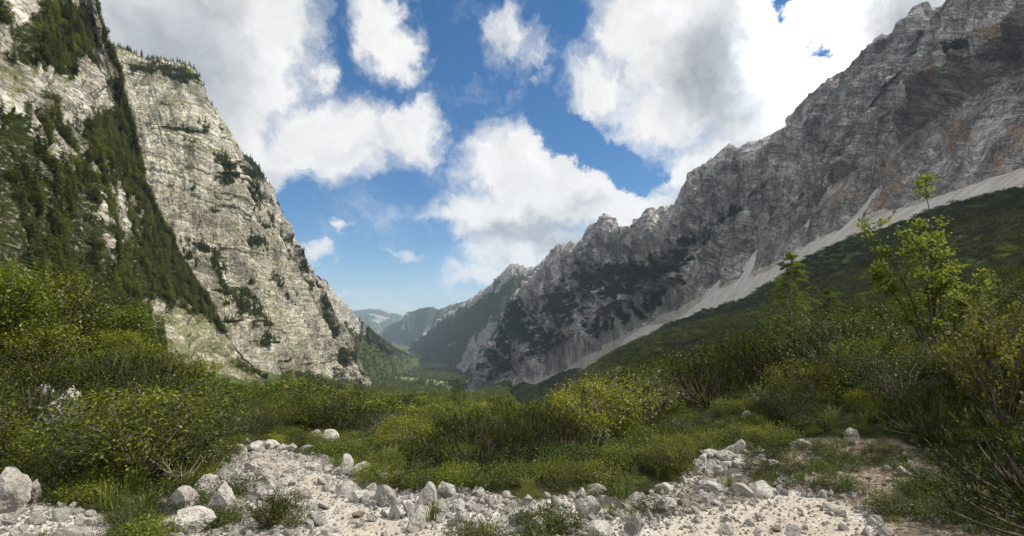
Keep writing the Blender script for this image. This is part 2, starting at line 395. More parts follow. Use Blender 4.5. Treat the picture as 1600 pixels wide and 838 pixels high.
def ground_mat():
    m, t, out = new_mat('mountain_ground')
    pos = t.node('ShaderNodeNewGeometry').outputs['Position']
    n1 = t.noise(pos, .9, 6, .6); n2 = t.noise(pos, 9, 6, .65); n3 = t.noise(pos, .05, 5, .6); n4 = t.noise(pos, .006, 5, .6)
    floor = t.ramp(n1, [(.3, (.016, .018, .008)), (.5, (.028, .032, .012)), (.7, (.05, .05, .022))])
    far = t.ramp(t.math('MULTIPLY_ADD', t.math('SUBTRACT', n4, .5), .8, n3), [(.3, (.03, .046, .012)), (.6, (.055, .078, .02)), (.8, (.11, .13, .035))])
    dist = t.vec('LENGTH', pos, out=1)
    col = t.mix(t.ss(dist, 60, 250), floor, far)
    mead = t.attr('meadow')
    col = t.mix(t.ss(t.math('ADD', mead, t.math('MULTIPLY', t.math('SUBTRACT', n3, .5), 1.2)), .35, .75), col, (.17, .20, .07))
    # pale limestone gravel with single chips
    v = t.node('ShaderNodeTexVoronoi'); v.inputs['Scale'].default_value = 26; t.put(v.inputs['Vector'], pos)
    v2 = t.node('ShaderNodeTexVoronoi'); v2.inputs['Scale'].default_value = 70; t.put(v2.inputs['Vector'], pos)
    sp = t.node('ShaderNodeSeparateColor'); t.l.new(v.outputs['Color'], sp.inputs[0])
    chip = t.math('MULTIPLY_ADD', sp.outputs[0], .5, t.math('MULTIPLY', n2, .6))
    grav = t.ramp(chip, [(.1, (.20, .175, .15)), (.45, (.36, .335, .30)), (.85, (.52, .495, .455))])
    sand = t.ramp(n2, [(.3, (.28, .24, .19)), (.7, (.43, .385, .325))])
    trail = t.ss(t.math('ADD', t.attr('trail'), t.math('MULTIPLY', t.math('SUBTRACT', n1, .5), .8)), .35, .8)
    grav = t.mix(t.math('MULTIPLY', trail, .85), grav, sand)
    brown = t.ramp(t.math('MULTIPLY_ADD', sp.outputs[0], .35, t.math('MULTIPLY', n2, .7)), [(.25, (.075, .054, .037)), (.5, (.145, .112, .08)), (.8, (.33, .285, .225))])
    pm = t.ss(t.math('ADD', t.attr('path'), t.math('MULTIPLY', t.math('SUBTRACT', n1, .5), .9)), .35, .6)
    col = t.mix(pm, col, grav)
    bm = t.ss(t.math('ADD', t.attr('bank'), t.math('MULTIPLY', t.math('SUBTRACT', n1, .5), .8)), .4, .65)
    col = t.mix(bm, col, brown)
    scm = t.ss(t.math('ADD', t.attr('scree'), t.math('MULTIPLY', t.math('SUBTRACT', n3, .5), .5)), .4, .6)
    col = t.mix(scm, col, t.ramp(t.math('MULTIPLY_ADD', t.math('SUBTRACT', t.noise(t.mapping(pos, scl=(.25, 1, .25)), .16, 6, .7), .5), 1.4, n1), [(.25, (.25, .23, .205)), (.5, (.37, .345, .31)), (.75, (.48, .45, .41))]))
    near = t.math('MULTIPLY', t.math('MAXIMUM', pm, bm), t.math('SUBTRACT', 1.0, t.ss(dist, 20, 40)))
    near = t.math('MAXIMUM', near, t.math('SUBTRACT', .8, t.ss(dist, 15, 30)))
    h = t.math('MULTIPLY', t.math('MULTIPLY_ADD', v.outputs['Distance'], -.6, t.math('MULTIPLY_ADD', v2.outputs['Distance'], -.3, n2)), near)
    bsdf(t, out, col, .95, .1, bump(t, h, .03))
    return m

# ------------------------------------------------------------------ ground: one sheet to the horizon
def seg_mask(x, y, pts, w):
    d = np.full(np.shape(x), 1e9)
    for (ax, ay), (bx, by) in zip(pts[:-1], pts[1:]):
        dx, dy = bx - ax, by - ay; q = np.clip(((x - ax) * dx + (y - ay) * dy) / (dx * dx + dy * dy), 0, 1)
        d = np.minimum(d, np.hypot(x - ax - q * dx, y - ay - q * dy))
    return np.clip(1 - d / w * .5, 0, 1)
def xy(*pts): return [P3(*p)[:2] for p in pts]
def scree_amount(x, y):
    xb = edge_x(BASE_R, y)
    streak = fbm(np.stack([y * .02, x * .05, 0 * x], -1), 1, 4, 21)
    w = np.interp(y, [230, 420, 700, 1100, 1600], [15, 21, 24, 30, 34])
    amt = sstep(x - xb + w + streak * 16, -5, 6) * ((y > 150) & (y < 1720))
    return amt * (1 - .6 * sstep(fbm(np.stack([y * .02, x * .03, 0 * x], -1), 1, 3, 25), .2, .32))
FANS = [(xy((800, 585, 1750), (740, 603, 1600), (690, 606, 1480)), 16), (xy((830, 595, 1420), (770, 610, 1450)), 12), (xy((608, 560, 2300), (626, 568, 2250), (640, 570, 2200)), 16),
        (xy((640, 549, 3300), (660, 552, 3200)), 30), (xy((551, 562, 1250), (566, 572, 1200)), 8)]
def build_ground():
    fwd = np.radians(np.linspace(-56, 56, 900)); back = np.radians(np.linspace(56, 304, 150))[1:-1]
    ang = np.concatenate([fwd, back]); rad = np.geomspace(.35, 12400, 600)
    A, Rr = np.meshgrid(ang, rad, indexing='ij')
    x = np.sin(A) * Rr; y = np.cos(A) * Rr; z = ground(x, y)
    na, nr = A.shape
    V = np.stack([x, y, z], -1).reshape(-1, 3)
    i = np.arange(na * (nr - 1)); a = i // (nr - 1); b = i % (nr - 1); a2 = (a + 1) % na
    F = np.stack([a * nr + b, a * nr + b + 1, a2 * nr + b + 1, a2 * nr + b], 1)
    V = np.concatenate([V, [[0, 0, float(ground(np.array([0.]), np.array([0.]))[0])]]]); c = len(V) - 1
    k = np.arange(na); Ft = np.stack([np.full(na, c), k * nr, ((k + 1) % na) * nr], 1)
    x, y = V[:, 0], V[:, 1]; near = np.hypot(x, y) < 40
    def soft(poly, w):
        o = np.zeros(len(x)); o[near] = np.clip(.5 + poly_dist(x[near], y[near], poly) / w, 0, 1); return o
    path = np.maximum(soft(PATH, .5), soft(GRAVEL_L, .5))
    sc = scree_amount(x, y)
    for pts, w in FANS: sc = np.maximum(sc, seg_mask(x, y, pts, w))
    mead = np.maximum(seg_mask(x, y, xy((640, 606, 1900), (700, 608, 1450), (720, 612, 1300)), 60), seg_mask(x, y, xy((600, 566, 2700), (680, 580, 2300)), 50) * .8)
    me = make_mesh('ground', [(V, F, None, 0), (np.zeros((0, 3)), np.zeros((0, 4), int), None, 0)], [ground_mat()], True,
                   dict(path=path, trail=np.maximum(soft(TRAIL, .7), soft(TRAIL_R, .5)), bank=soft(BANK, .5), scree=sc, meadow=mead))
    o = link('ground', me); tag(o, kind='structure', label='stony mountain ground falling away into a green valley', cat='ground')
    return o
build_ground()

# ------------------------------------------------------------------ mountains: each a folded sheet of rock with its own far side
def loft(name, base, top, mat, ns, nt, label, ribs=(60, 12), strata=((0, 0, 1), 9, 2.0), rough=4.0, spikes=6.0, back=120, profile=.9, seed=1, below=60, masks=None, bulge=0.0, big=None, fade=None):
    """base / top: lists of (s, px, py, Y). The face runs from base to top, then folds over and down behind."""
    def curve(tab, s):
        a = np.array([(q[0],) + (P3(*q[1:]) if len(q) == 4 else q[1]) for q in tab])
        return np.stack([np.interp(s, a[:, 0], a[:, k]) for k in (1, 2, 3)], -1)
    s = np.linspace(0, 1, ns); tt = np.concatenate([np.linspace(-.15, 1, int(nt * .82)), 1 + np.linspace(0, 1, nt - int(nt * .82) + 1)[1:] ** 1.4])
    B, T = curve(base, s), curve(top, s)
    ker = np.hanning(int(ns * .05) * 2 + 3); ker /= ker.sum()
    for k in range(3):
        B[:, k] = np.convolve(np.pad(B[:, k], len(ker) // 2, 'edge'), ker, 'valid')
    S, TT = np.meshgrid(s, tt, indexing='ij')
    D = T - B; H = np.abs(D[:, 2]); Hc = D.copy(); Hc[:, 2] = 0
    ln = np.maximum(np.linalg.norm(Hc, axis=1, keepdims=True), 1e-3); Hd = Hc / ln
    P = np.zeros(S.shape + (3,)); f = np.clip(TT, -1, 1); bk = np.clip(TT - 1, 0, None)
    fz = np.sign(f) * np.abs(f) ** profile
    P[..., :2] = B[:, None, :2] + D[:, None, :2] * f[..., None]
    P[..., 2] = B[:, None, 2] + D[:, None, 2] * np.where(f < 0, 0, fz) + np.where(f < 0, f / .15 * below, 0)
    P[..., :2] += Hd[:, None, :2] * (bk[..., None] * back)
    P[..., 2] -= bk * (H[:, None] * .9 + below) * .8
    def normals(P):
        a = np.gradient(P, axis=0); b = np.gradient(P, axis=1); n = np.cross(a, b)
        return n / np.maximum(np.linalg.norm(n, axis=-1, keepdims=True), 1e-9)
    N = normals(P)
    if N[ns // 2, nt // 3, 1] > 0 or (N[..., 1].mean() > 0): N = -N
    L = np.linalg.norm(np.diff(B, axis=0), axis=1).sum(); sl = S * L; th = TT * np.median(np.linalg.norm(D, axis=1))
    edge = sstep(np.abs(TT - 1), 0, .12) * .75 + .25
    q = np.stack([sl / ribs[0], th / (ribs[0] * 4.5), P[..., 2] * 0], -1)
    d = ribs[1] * (fbm(q, 1, 4, seed, .5, ridged=True) + .6 * fbm(q * np.float32(2.7), 1, 3, seed + 40, ridged=True) * .6) * edge
    if big:
        qb = np.stack([sl / big[0] + .35 * fbm(P, 1 / 200., 2, seed + 60), th / (big[0] * 3.2), P[..., 2] * 0], -1)
        nb = pnoise(qb, seed + 61); nc = pnoise(qb * np.float32(2.3) + np.float32(4), seed + 62)
        d += big[1] * ((np.abs(nb) * 1.7 - .5) + .5 * (np.abs(nc) * 1.6 - .4)) * (.06 + .94 * sstep(np.abs(TT - 1), 0, .32))
    d += ribs[1] * .5 * fbm(P / ribs[0], .5, 3, seed + 3)
    sn, lam, amp = strata
    sn = np.array(sn) / np.linalg.norm(sn)
    ph = P @ sn / lam + fbm(P, .01, 3, seed + 5) * 2.2
    k = np.floor(ph); fr = ph - k
    hsh = np.modf(np.abs(np.sin(k * 12.9898 + seed) * 43758.5453))[0]; hs1 = np.modf(np.abs(np.sin((k + 1) * 12.9898 + seed) * 43758.5453))[0]
    led = hsh + (hs1 - hsh) * sstep(fr, .72, 1.0)
    lump = np.clip(.55 + fbm(P, 1 / 45., 3, seed + 8) * 1.6, 0, 1.4)
    d += amp * led * lump * edge
    d += rough * fbm(P, 1 / 18., 5, seed + 9, .62) * np.minimum(edge + .25, 1) + rough * .6 * fbm(P, 1 / 30., 4, seed + 11, .6, ridged=True) * edge
    if big:      # towers and chimneys under the crest
        qt = np.stack([sl / 26 + .5 * fbm(P, 1 / 60., 2, seed + 70), th / 190, P[..., 2] * 0], -1)
        d += big[1] * .22 * fbm(qt, 1, 3, seed + 71, .55, ridged=True) * sstep(TT, .35, .8)
        d = np.where(TT < .2, np.minimum(d, 60 * np.clip(TT, 0, 1) + 4), d) * (.2 + .8 * sstep(TT, -.02, .16))
    if fade: d = d * (1 - .9 * sstep(S, *fade))
    P = P + N * d[..., None]
    # broken crest
    cr = np.exp(-((TT - 1) / .13) ** 2)
    sk = np.stack([sl / (spikes * 3.5 + 1e-3), sl * 0, TT * 0], -1)
    P[..., 2] += cr * spikes * (fbm(sk, 1, 5, seed + 15, .62, ridged=True) * 1.1 - .3)
    sp = np.stack([sl / 15, sl * 0 + 3, TT * 2], -1); P[..., 2] += np.exp(-((TT - 1) / .07) ** 2) * spikes * .5 * np.maximum(fbm(sp, 1, 3, seed + 19, .6, ridged=True), -.2)
    N2 = normals(P); N2 = np.where((N2 * N).sum(-1, keepdims=True) < 0, -N2, N2)
    px = 800 + 800 * P[..., 0] / np.maximum(P[..., 1], 1); py = HZ - 800 * P[..., 2] / np.maximum(P[..., 1], 1)
    at = dict(veg=np.zeros(S.shape), grass=np.zeros(S.shape), ochre=np.zeros(S.shape), scree=np.zeros(S.shape))
    ctx = dict(S=S, T=TT, P=P, N=N2, px=px, py=py, d=d, seed=seed)
    if masks: masks(at, ctx)
    at = {k: np.clip(v, 0, 1) for k, v in at.items()}
    me = make_mesh(name, [(P.reshape(-1, 3), grid_faces(ns, nt + (len(tt) - nt)), None, 0)], [mat], False, at)
    o = link(name, me); tag(o, label, 'mountain', kind='structure')
    ctx['at'] = at
    return ctx
def blob(c, px, py, rx, ry, rot=0):
    if 'wx' not in c:      # ragged outlines
        sc = np.median(c['P'][..., 1]); c['wx'] = fbm(c['P'], 28 / sc, 5, 71, .62) * 60; c['wy'] = fbm(c['P'], 28 / sc, 5, 74, .62) * 40
    k = min(1.0, min(rx, ry) / 18); a = R(rot); dx, dy = c['px'] - px + c['wx'] * k, c['py'] - py + c['wy'] * k
    u = (dx * math.cos(a) + dy * math.sin(a)) / rx; v = (-dx * math.sin(a) + dy * math.cos(a)) / ry
    return np.clip(1 - np.hypot(u, v), 0, 1)
def strip(c, pts, w):
    return seg_mask(c['px'], c['py'], pts, w)

LIME = rock_mat('limestone_sunny', (.18, .165, .13), (.42, .39, .315), (.65, .62, .545), (.12, .05, 1), .2, bumpd=2.2)
LIME_NEAR = rock_mat('limestone_wooded', (.18, .165, .14), (.40, .375, .32), (.60, .575, .51), (.12, .05, 1), .3, bumpd=1.2, fine=1.4)
GREY = rock_mat('limestone_grey', (.11, .10, .094), (.285, .266, .252), (.60, .57, .545), (.12, -.36, .92), .2, green=(.03, .038, .012), bumpd=4.0)
SPUR = rock_mat('limestone_green_spur', (.20, .185, .155), (.40, .38, .33), (.58, .56, .51), (.12, .05, 1), .12, green=(.08, .10, .024), bumpd=2.5, fine=.5)
FARROCK = rock_mat('limestone_far', (.2, .19, .18), (.33, .31, .29), (.46, .44, .41), (.1, .1, 1), .05, green=(.06, .085, .030), bumpd=8, fine=.15)

def m_r1(at, c):
    P, N = c['P'], c['N']; n = fbm(P, 1 / 60., 5, 31, .6); nf = fbm(P, 1 / 16., 4, 33, .6)
    fl = N[..., 2]
    v = 0
    for b in [(985, 430, 130, 40, -22), (1050, 400, 70, 34, -60), (880, 470, 90, 38, -35), (930, 430, 80, 30, -20), (1020, 470, 60, 26, -45), (960, 500, 60, 22, -30), (860, 520, 70, 30, -50), (800, 500, 60, 60, -50),
              (1090, 375, 60, 16, -35), (1150, 330, 60, 10, -35), (780, 560, 60, 40, -50), (1478, 75, 22, 26, 20), (1180, 300, 60, 8, -35)]:
        v = np.maximum(v, blob(c, *b) * 1.02)
    v = v + (n * .9 + nf * .5) * sstep(v, .02, .3) + .25 * (fl - .5) * sstep(v, .0, .2)
    at['veg'] = v * 1.05
    o = 0
    for b in [(1450, 130, 26, 75, 12), (1590, 210, 40, 90, 5), (1370, 320, 60, 60, 20), (1310, 300, 40, 60, 20), (1500, 210, 60, 60, 10), (1560, 60, 40, 60, 0), (1400, 260, 50, 70, 25), (880, 530, 40, 20, -30), (1010, 410, 30, 30, 0), (1560, 270, 60, 50, 0)]:
        o = np.maximum(o, blob(c, *b))
    at['ochre'] = o * (.75 + n * 1.2)
    at['scree'] = np.maximum(.35 * sstep(n, .2, .4) * (1 - sstep(c['T'], 0, .12)), sstep(.024 + n * .035 - c['T'] - .03 * sstep(c['px'], 1400, 1560), -.006, .008))
RIGHT = loft('mountain',
    base=[(0, (345, 60, 108)), (.13, (345, 200, 103)), (.22, (345, 330, 98)), (.30, 1422, 330, 420), (.36, 1332, 364, 480), (.47, 1192, 429, 620), (.56, 1102, 467, 760), (.67, 1002, 515, 950), (.79, 900, 575, 1200), (.88, 830, 604, 1400), (1, 730, 624, 1660)],
    top=[(0, (640, 60, 500)), (.13, (640, 200, 510)), (.22, (625, 330, 500)), (.30, 1790, -208, 500), (.34, 1700, -118, 540), (.38, 1610, -33, 580), (.415, 1530, 14, 610), (.435, 1487, 44, 625), (.445, 1455, 62, 640), (.452, 1430, 56, 645), (.46, 1400, 72, 655),
         (.47, 1362, 110, 670), (.478, 1330, 142, 680), (.487, 1288, 170, 700), (.495, 1270, 202, 712), (.507, 1217, 254, 745), (.514, 1190, 244, 765), (.52, 1165, 259, 785), (.527, 1140, 264, 800), (.54, 1110, 272, 840),
         (.56, 1078, 306, 900), (.575, 1062, 350, 950), (.59, 1050, 358, 985), (.605, 1022, 349, 1030), (.625, 988, 377, 1090), (.65, 952, 357, 1160), (.67, 930, 366, 1220), (.70, 905, 398, 1300), (.73, 875, 402, 1380), (.76, 868, 412, 1420),
         (.80, 835, 440, 1500), (.86, 815, 470, 1600), (.92, 790, 520, 1690), (1, 735, 615, 1760)],
    mat=GREY, ns=1500, nt=520, label='long grey limestone mountain wall with a jagged ridge above the scree on the right of the valley',
    ribs=(46, 24), big=(120, 70), strata=((.12, -.36, .92), 7.5, 3.6), rough=8.5, spikes=30, back=260, profile=.92, seed=11, masks=m_r1)

def m_r2(at, c):
    P = c['P']; n = fbm(P, 1 / 160., 5, 35, .6)
    up = sstep(c['T'], .55, 1.0)
    at['veg'] = .95 - up * .62 + n * .9 - .5 * strip(c, [(800, 470), (735, 560), (700, 600)], 12) - .35 * strip(c, [(760, 520), (720, 580)], 8)
    at['scree'] = .75 * strip(c, [(795, 480), (740, 560), (705, 600)], 8) * (.5 + n)
loft('mountain', base=[(0, 850, 625, 1700), (.3, 790, 610, 1950), (.6, 738, 590, 2400), (.8, 690, 572, 3200), (1, 645, 553, 4300)],
     top=[(0, 960, 400, 2300), (.13, 893, 406, 2400), (.17, 872, 401, 2420), (.21, 862, 410, 2450), (.27, 836, 431, 2520), (.33, 802, 424, 2600), (.38, 785, 437, 2700), (.44, 768, 455, 2850), (.5, 752, 462, 3000), (.6, 735, 474, 3300), (.8, 690, 505, 4000), (1, 650, 545, 4600)],
     mat=FARROCK, ns=500, nt=260, label='rocky peak with dark wooded flanks behind the end of the long grey wall', ribs=(170, 55), strata=((-.3, .2, .9), 22, 6), rough=16, spikes=18, back=600, seed=21, masks=m_r2)
def m_f2(at, c):
    n = fbm(c['P'], 1 / 260., 5, 37, .6); at['veg'] = .85 + n * 1.1 - .35 * blob(c, 640, 505, 26, 20) - .25 * blob(c, 735, 480, 50, 30)
loft('mountain', base=[(0, 790, 560, 4300), (.4, 700, 558, 4700), (.75, 640, 556, 5200), (1, 585, 560, 6200)],
     top=[(0, 860, 420, 5200), (.12, 775, 457, 5300), (.2, 752, 464, 5400), (.32, 720, 477, 5500), (.42, 700, 484, 5600), (.52, 688, 487, 5700), (.6, 668, 483, 5800), (.67, 655, 484, 5900), (.75, 640, 491, 6000), (.85, 620, 506, 6200), (1, 585, 540, 6700)],
     mat=FARROCK, ns=360, nt=150, label='wooded rounded mountain closing the right side of the far valley', ribs=(420, 70), strata=((0, 0, 1), 60, 3), rough=16, spikes=5, back=1500, seed=23, masks=m_f2)
def m_far(at, c):
    n = fbm(c['P'], 1 / 420., 4, 38, .6); at['veg'] = .8 + n * .9 - .4 * sstep(c['T'], .8, 1.)
loft('mountain', base=[(0, 500, 540, 8000), (.5, 580, 545, 8000), (1, 680, 548, 8000)],
     top=[(0, 500, 512, 9000), (.35, 556, 497, 9000), (.5, 582, 491, 9000), (.65, 606, 497, 9000), (.8, 630, 512, 9000), (1, 690, 530, 9000)],
     mat=FARROCK, ns=200, nt=90, label='blue wooded mountain at the far end of the valley', ribs=(600, 100), strata=((0, 0, 1), 90, 3), rough=18, spikes=6, back=1200, seed=25, masks=m_far)
loft('mountain', base=[(0, 440, 530, 10300), (.5, 590, 535, 10300), (1, 720, 540, 10300)],
     top=[(0, 460, 505, 11000), (.25, 540, 491, 11000), (.4, 577, 484, 11000), (.5, 598, 487, 11000), (.65, 624, 491, 11000), (.8, 650, 503, 11000), (1, 720, 520, 11000)],
     mat=FARROCK, ns=200, nt=80, label='pale blue bare-topped mountain farthest away on the horizon', ribs=(700, 100), strata=((0, 0, 1), 120, 3), rough=18, spikes=6, back=900, seed=27, masks=m_far)

def m_l3(at, c):
    P = c['P']; n = fbm(P, 1 / 90., 5, 41, .6)
    rk = np.maximum(blob(c, 505, 455, 50, 55, 50), blob(c, 545, 490, 45, 30, 45)) * 1.5
    at['veg'] = .95 + n * .8 - rk * (1.5 + n)
    at['scree'] = .9 * strip(c, [(548, 560), (565, 574)], 5)
L3 = loft('mountain', base=[(0, 440, 628, 900), (.12, 480, 626, 960), (.25, 520, 624, 1050), (.36, 545, 619, 1150), (.47, 565, 612, 1300), (.6, 590, 602, 1550), (.74, 620, 592, 1900), (.88, 650, 582, 2400), (1, 672, 566, 3300)],
     top=[(0, 400, 260, 1400), (.1, 455, 385, 1380), (.16, 486, 431, 1400), (.2, 500, 432, 1420), (.25, 514, 441, 1450), (.3, 530, 465, 1480), (.36, 545, 480, 1520), (.44, 565, 502, 1600), (.55, 588, 527, 1800), (.68, 612, 544, 2150), (.85, 645, 560, 2800), (1, 678, 566, 3500)],
     mat=SPUR, ns=520, nt=260, label='wooded spur with a rocky shoulder behind the pale cliff', ribs=(70, 22), strata=((.1, 0, 1), 12, 3), rough=9, spikes=10, back=500, seed=29, masks=m_l3, fade=(.55, .9))
def m_l2b(at, c):
    n = fbm(c['P'], 1 / 40., 5, 43, .6); at['veg'] = .45 + n * 1.3 + .6 * strip(c, [(372, 240), (400, 262)], 16)
L2B = loft('mountain', base=[(0, 380, 560, 700), (.5, 470, 600, 760), (1, 570, 612, 860)],
     top=[(0, 345, 235, 760), (.12, 366, 243, 770), (.18, 386, 250, 775), (.26, 402, 268, 780), (.34, 421, 296, 790), (.42, 434, 330, 800), (.52, 447, 358, 815), (.65, 474, 400, 830), (.8, 505, 470, 850), (1, 568, 602, 880)],
     mat=LIME, ns=420, nt=300, label='darker grey buttress with trees along its edge, just behind the pale cliff', ribs=(36, 12), strata=((.12, .05, 1), 8, 2.5), rough=6, spikes=6, back=160, seed=47, masks=m_l2b)
def m_l2(at, c):
    P, N = c['P'], c['N']; n = fbm(P, 1 / 30., 5, 45, .6); nf = fbm(P, 1 / 9., 4, 46, .6)
    fl = N[..., 2]
    at['grass'] = .1 + .9 * sstep(fl, .42, .75) + n * .8 + .25 * fbm(P * np.float32([.4, .4, 2.2]), 1 / 30., 4, 48) - .15 * sstep(c['px'], 420, 520)
    v = 0
    for b in [(325, 200, 34, 14, 10), (270, 115, 90, 16, 10), (355, 265, 22, 26, 40), (400, 300, 40, 22, 45), (440, 350, 24, 24, 50), (300, 290, 20, 10, 0), (320, 390, 60, 20, 45), (350, 430, 70, 14, 50), (380, 480, 70, 20, 50), (330, 330, 30, 8, 10), (400, 385, 20, 24, 50), (430, 440, 14, 30, -10), (460, 470, 12, 30, -30)]:
        v = np.maximum(v, blob(c, *b) * 1.3)
    led = fbm(P * np.float32([.25, .25, 3.0]), 1 / 40., 4, 49, .6)
    v = np.maximum(v, .5 * np.maximum(strip(c, [(305, 365), (375, 450), (410, 530)], 16), strip(c, [(350, 250), (410, 310), (470, 400)], 15)) + .1)
    at['veg'] = v * (.8 + n * 1.8) + nf * .25 * sstep(v, .02, .2) + .9 * sstep(led + .3 * n, .22, .4) * sstep(n, -.25, .1)
    at['scree'] = .7 * (1 - sstep(c['T'], .02, .12)) * sstep(nf, -.2, .2)
L2 = loft('mountain', base=[(0, 130, 530, 340), (.2, 260, 545, 385), (.38, 350, 567, 435), (.55, 420, 585, 485), (.7, 462, 595, 532), (.83, 492, 602, 572), (.93, 514, 606, 612), (1, 527, 611, 634)],
     top=[(0, 40, 30, 520), (.12, 150, 78, 530), (.2, 200, 92, 540), (.25, 232, 96, 548), (.3, 266, 102, 553), (.335, 292, 112, 556), (.36, 308, 135, 560), (.39, 324, 166, 565), (.43, 345, 203, 572), (.47, 350, 236, 578), (.51, 366, 268, 585), (.56, 396, 305, 595),
          (.6, 414, 338, 602), (.65, 433, 372, 610), (.7, 450, 400, 616), (.76, 467, 440, 622), (.82, 483, 480, 627), (.88, 500, 520, 632), (.94, 515, 560, 637), (1, 528, 602, 640)],
     mat=LIME, ns=900, nt=620, label='tall pale limestone cliff in sunlight with ledges of grass on the left of the valley', ribs=(34, 9), big=(90, 16), strata=((.16, .06, 1), 6.0, 3.8), rough=5, spikes=6, back=130, profile=.97, seed=51, masks=m_l2)
def m_l1(at, c):
    P, N = c['P'], c['N']; n = fbm(P, 1 / 26., 5, 55, .6); nf = fbm(P, 1 / 7., 4, 56, .6)
    px, py = c['px'], c['py']
    v = .16 + n * 1.15 + .5 * (N[..., 2] - .35)
    v = np.maximum(v, (.62 + .9 * n) * strip(c, [(160, 60), (195, 160), (215, 260), (270, 380), (330, 480), (390, 560)], 44))
    v = v + .62 * sstep(py - .30 * px, 60, 230) * (1 - sstep(px, 190, 300))
    v = v + .8 * blob(c, 60, 70, 100, 90) + .6 * blob(c, 110, 50, 60, 90) + .6 * blob(c, 290, 470, 150, 140)
    for b in [(190, 330, 40, 160, -14), (60, 130, 90, 34, 10), (150, 130, 40, 70, 0), (95, 245, 40, 30, 0), (275, 480, 60, 30, 40), (232, 300, 16, 90, -20)]:
        v = v - .75 * blob(c, *b)
    s1 = np.maximum(strip(c, [(235, 480), (300, 545), (385, 610)], 11), np.maximum(strip(c, [(310, 510), (360, 545), (425, 570)], 12), strip(c, [(275, 490), (330, 560), (380, 600)], 7)))
    at['scree'] = s1 * (1 + nf)
    at['veg'] = v - 1.4 * s1
    at['grass'] = .42 + nf * .8 + .3 * sstep(c['px'], 200, 300)
L1 = loft('mountain', base=[(0, -420, 460, 50), (.15, -150, 470, 75), (.3, 0, 482, 100), (.45, 100, 507, 140), (.6, 200, 537, 190), (.73, 280, 570, 240), (.87, 350, 600, 300), (1, 428, 624, 372)],
     top=[(0, -700, -600, 150), (.2, -160, -420, 200), (.35, 40, -240, 235), (.43, 108, -90, 262), (.47, 138, -20, 275), (.5, 152, 40, 283), (.53, 164, 75, 290), (.57, 182, 130, 302), (.62, 205, 200, 316), (.68, 222, 270, 330), (.75, 252, 340, 345), (.82, 295, 425, 358), (.9, 350, 510, 370), (1, 430, 612, 385)],
     mat=LIME_NEAR, ns=760, nt=520, label='steep wooded limestone buttress nearest on the left, with tree-lined gullies', ribs=(22, 6), big=(60, 12), strata=((.14, .05, 1), 4.2, 1.6), rough=4.5, spikes=4, back=60, profile=.95, seed=61, masks=m_l1, below=20)

# ------------------------------------------------------------------ haze: the mountain air
def build_haze():
    me = bpy.data.meshes.new('haze'); bm = bmesh.new(); bmesh.ops.create_cube(bm, size=1)
    lo, hi = (-13500, -13000, -640), (13500, 14500, 860)
    for v in bm.verts: v.co = [(a + b) / 2 + c * (b - a) for a, b, c in zip(lo, hi, v.co)]
    bm.to_mesh(me); bm.free()
    m = bpy.data.materials.new('haze'); m.use_nodes = True; t = NT(m.node_tree); t.n.clear()
    v = t.node('ShaderNodeVolumePrincipled'); v.inputs['Color'].default_value = (.58, .76, 1.0, 1); v.inputs['Density'].default_value = HAZE
    v.inputs['Anisotropy'].default_value = 0.2
    out = t.node('ShaderNodeOutputMaterial'); t.l.new(v.outputs[0], out.inputs['Volume'])
    me.materials.append(m); o = link('haze', me); tag(o, 'thin blue mountain haze filling the valley', 'haze', kind='stuff')
build_haze()

# ------------------------------------------------------------------ plants: leaf, needle, stem builders (arrays in, arrays out)
UP = np.array([0, 0, 1.0])
def unit(v): return v / np.maximum(np.linalg.norm(v, axis=-1, keepdims=True), 1e-9)
def tube(pts, rad, sides=5):
    pts = np.asarray(pts, float); rad = np.asarray(rad, float); n = len(pts)
    tg = unit(np.gradient(pts, axis=0)); ref = np.where(np.abs(tg[:, 2:3]) > .9, [[1, 0, 0]], [[0, 0, 1]])
    a = unit(np.cross(tg, ref)); b = np.cross(tg, a); an = np.arange(sides) * 2 * pi / sides
    V = pts[:, None] + rad[:, None, None] * (np.cos(an)[None, :, None] * a[:, None] + np.sin(an)[None, :, None] * b[:, None])
    i = np.arange((n - 1) * sides); r = i // sides; s = i % sides; s2 = (s + 1) % sides
    F = np.stack([r * sides + s, r * sides + s2, (r + 1) * sides + s2, (r + 1) * sides + s], 1)
    return V.reshape(-1, 3), F
def merge(parts, mat=0):
    V = []; F = []; n = 0
    for v, f in parts: V.append(v); F.append(f + n); n += len(v)
    return (np.concatenate(V), np.concatenate(F), None, mat)
def leaves(p, ax, nr, l, w, tone, fold=.18):
    """rhombic leaves: p centre, ax along, nr face normal; l, w arrays"""
    ax = unit(ax); b = unit(np.cross(nr, ax)); nr = np.cross(ax, b)
    l = np.broadcast_to(l, len(p))[:, None]; w = np.broadcast_to(w, len(p))[:, None]
    V = np.stack([p - ax * l * .5, p + b * w * .5 + ax * l * .08 + nr * w * fold, p + ax * l * .5, p - b * w * .5 + ax * l * .08 + nr * w * fold], 1).reshape(-1, 3)
    F = np.arange(len(p) * 4).reshape(-1, 4)
    return V, F, np.repeat(tone, 4)
def bez(a, m, b, n=6):
    t = np.linspace(0, 1, n)[:, None]; return a * (1 - t) ** 2 + 2 * m * t * (1 - t) + b * t * t

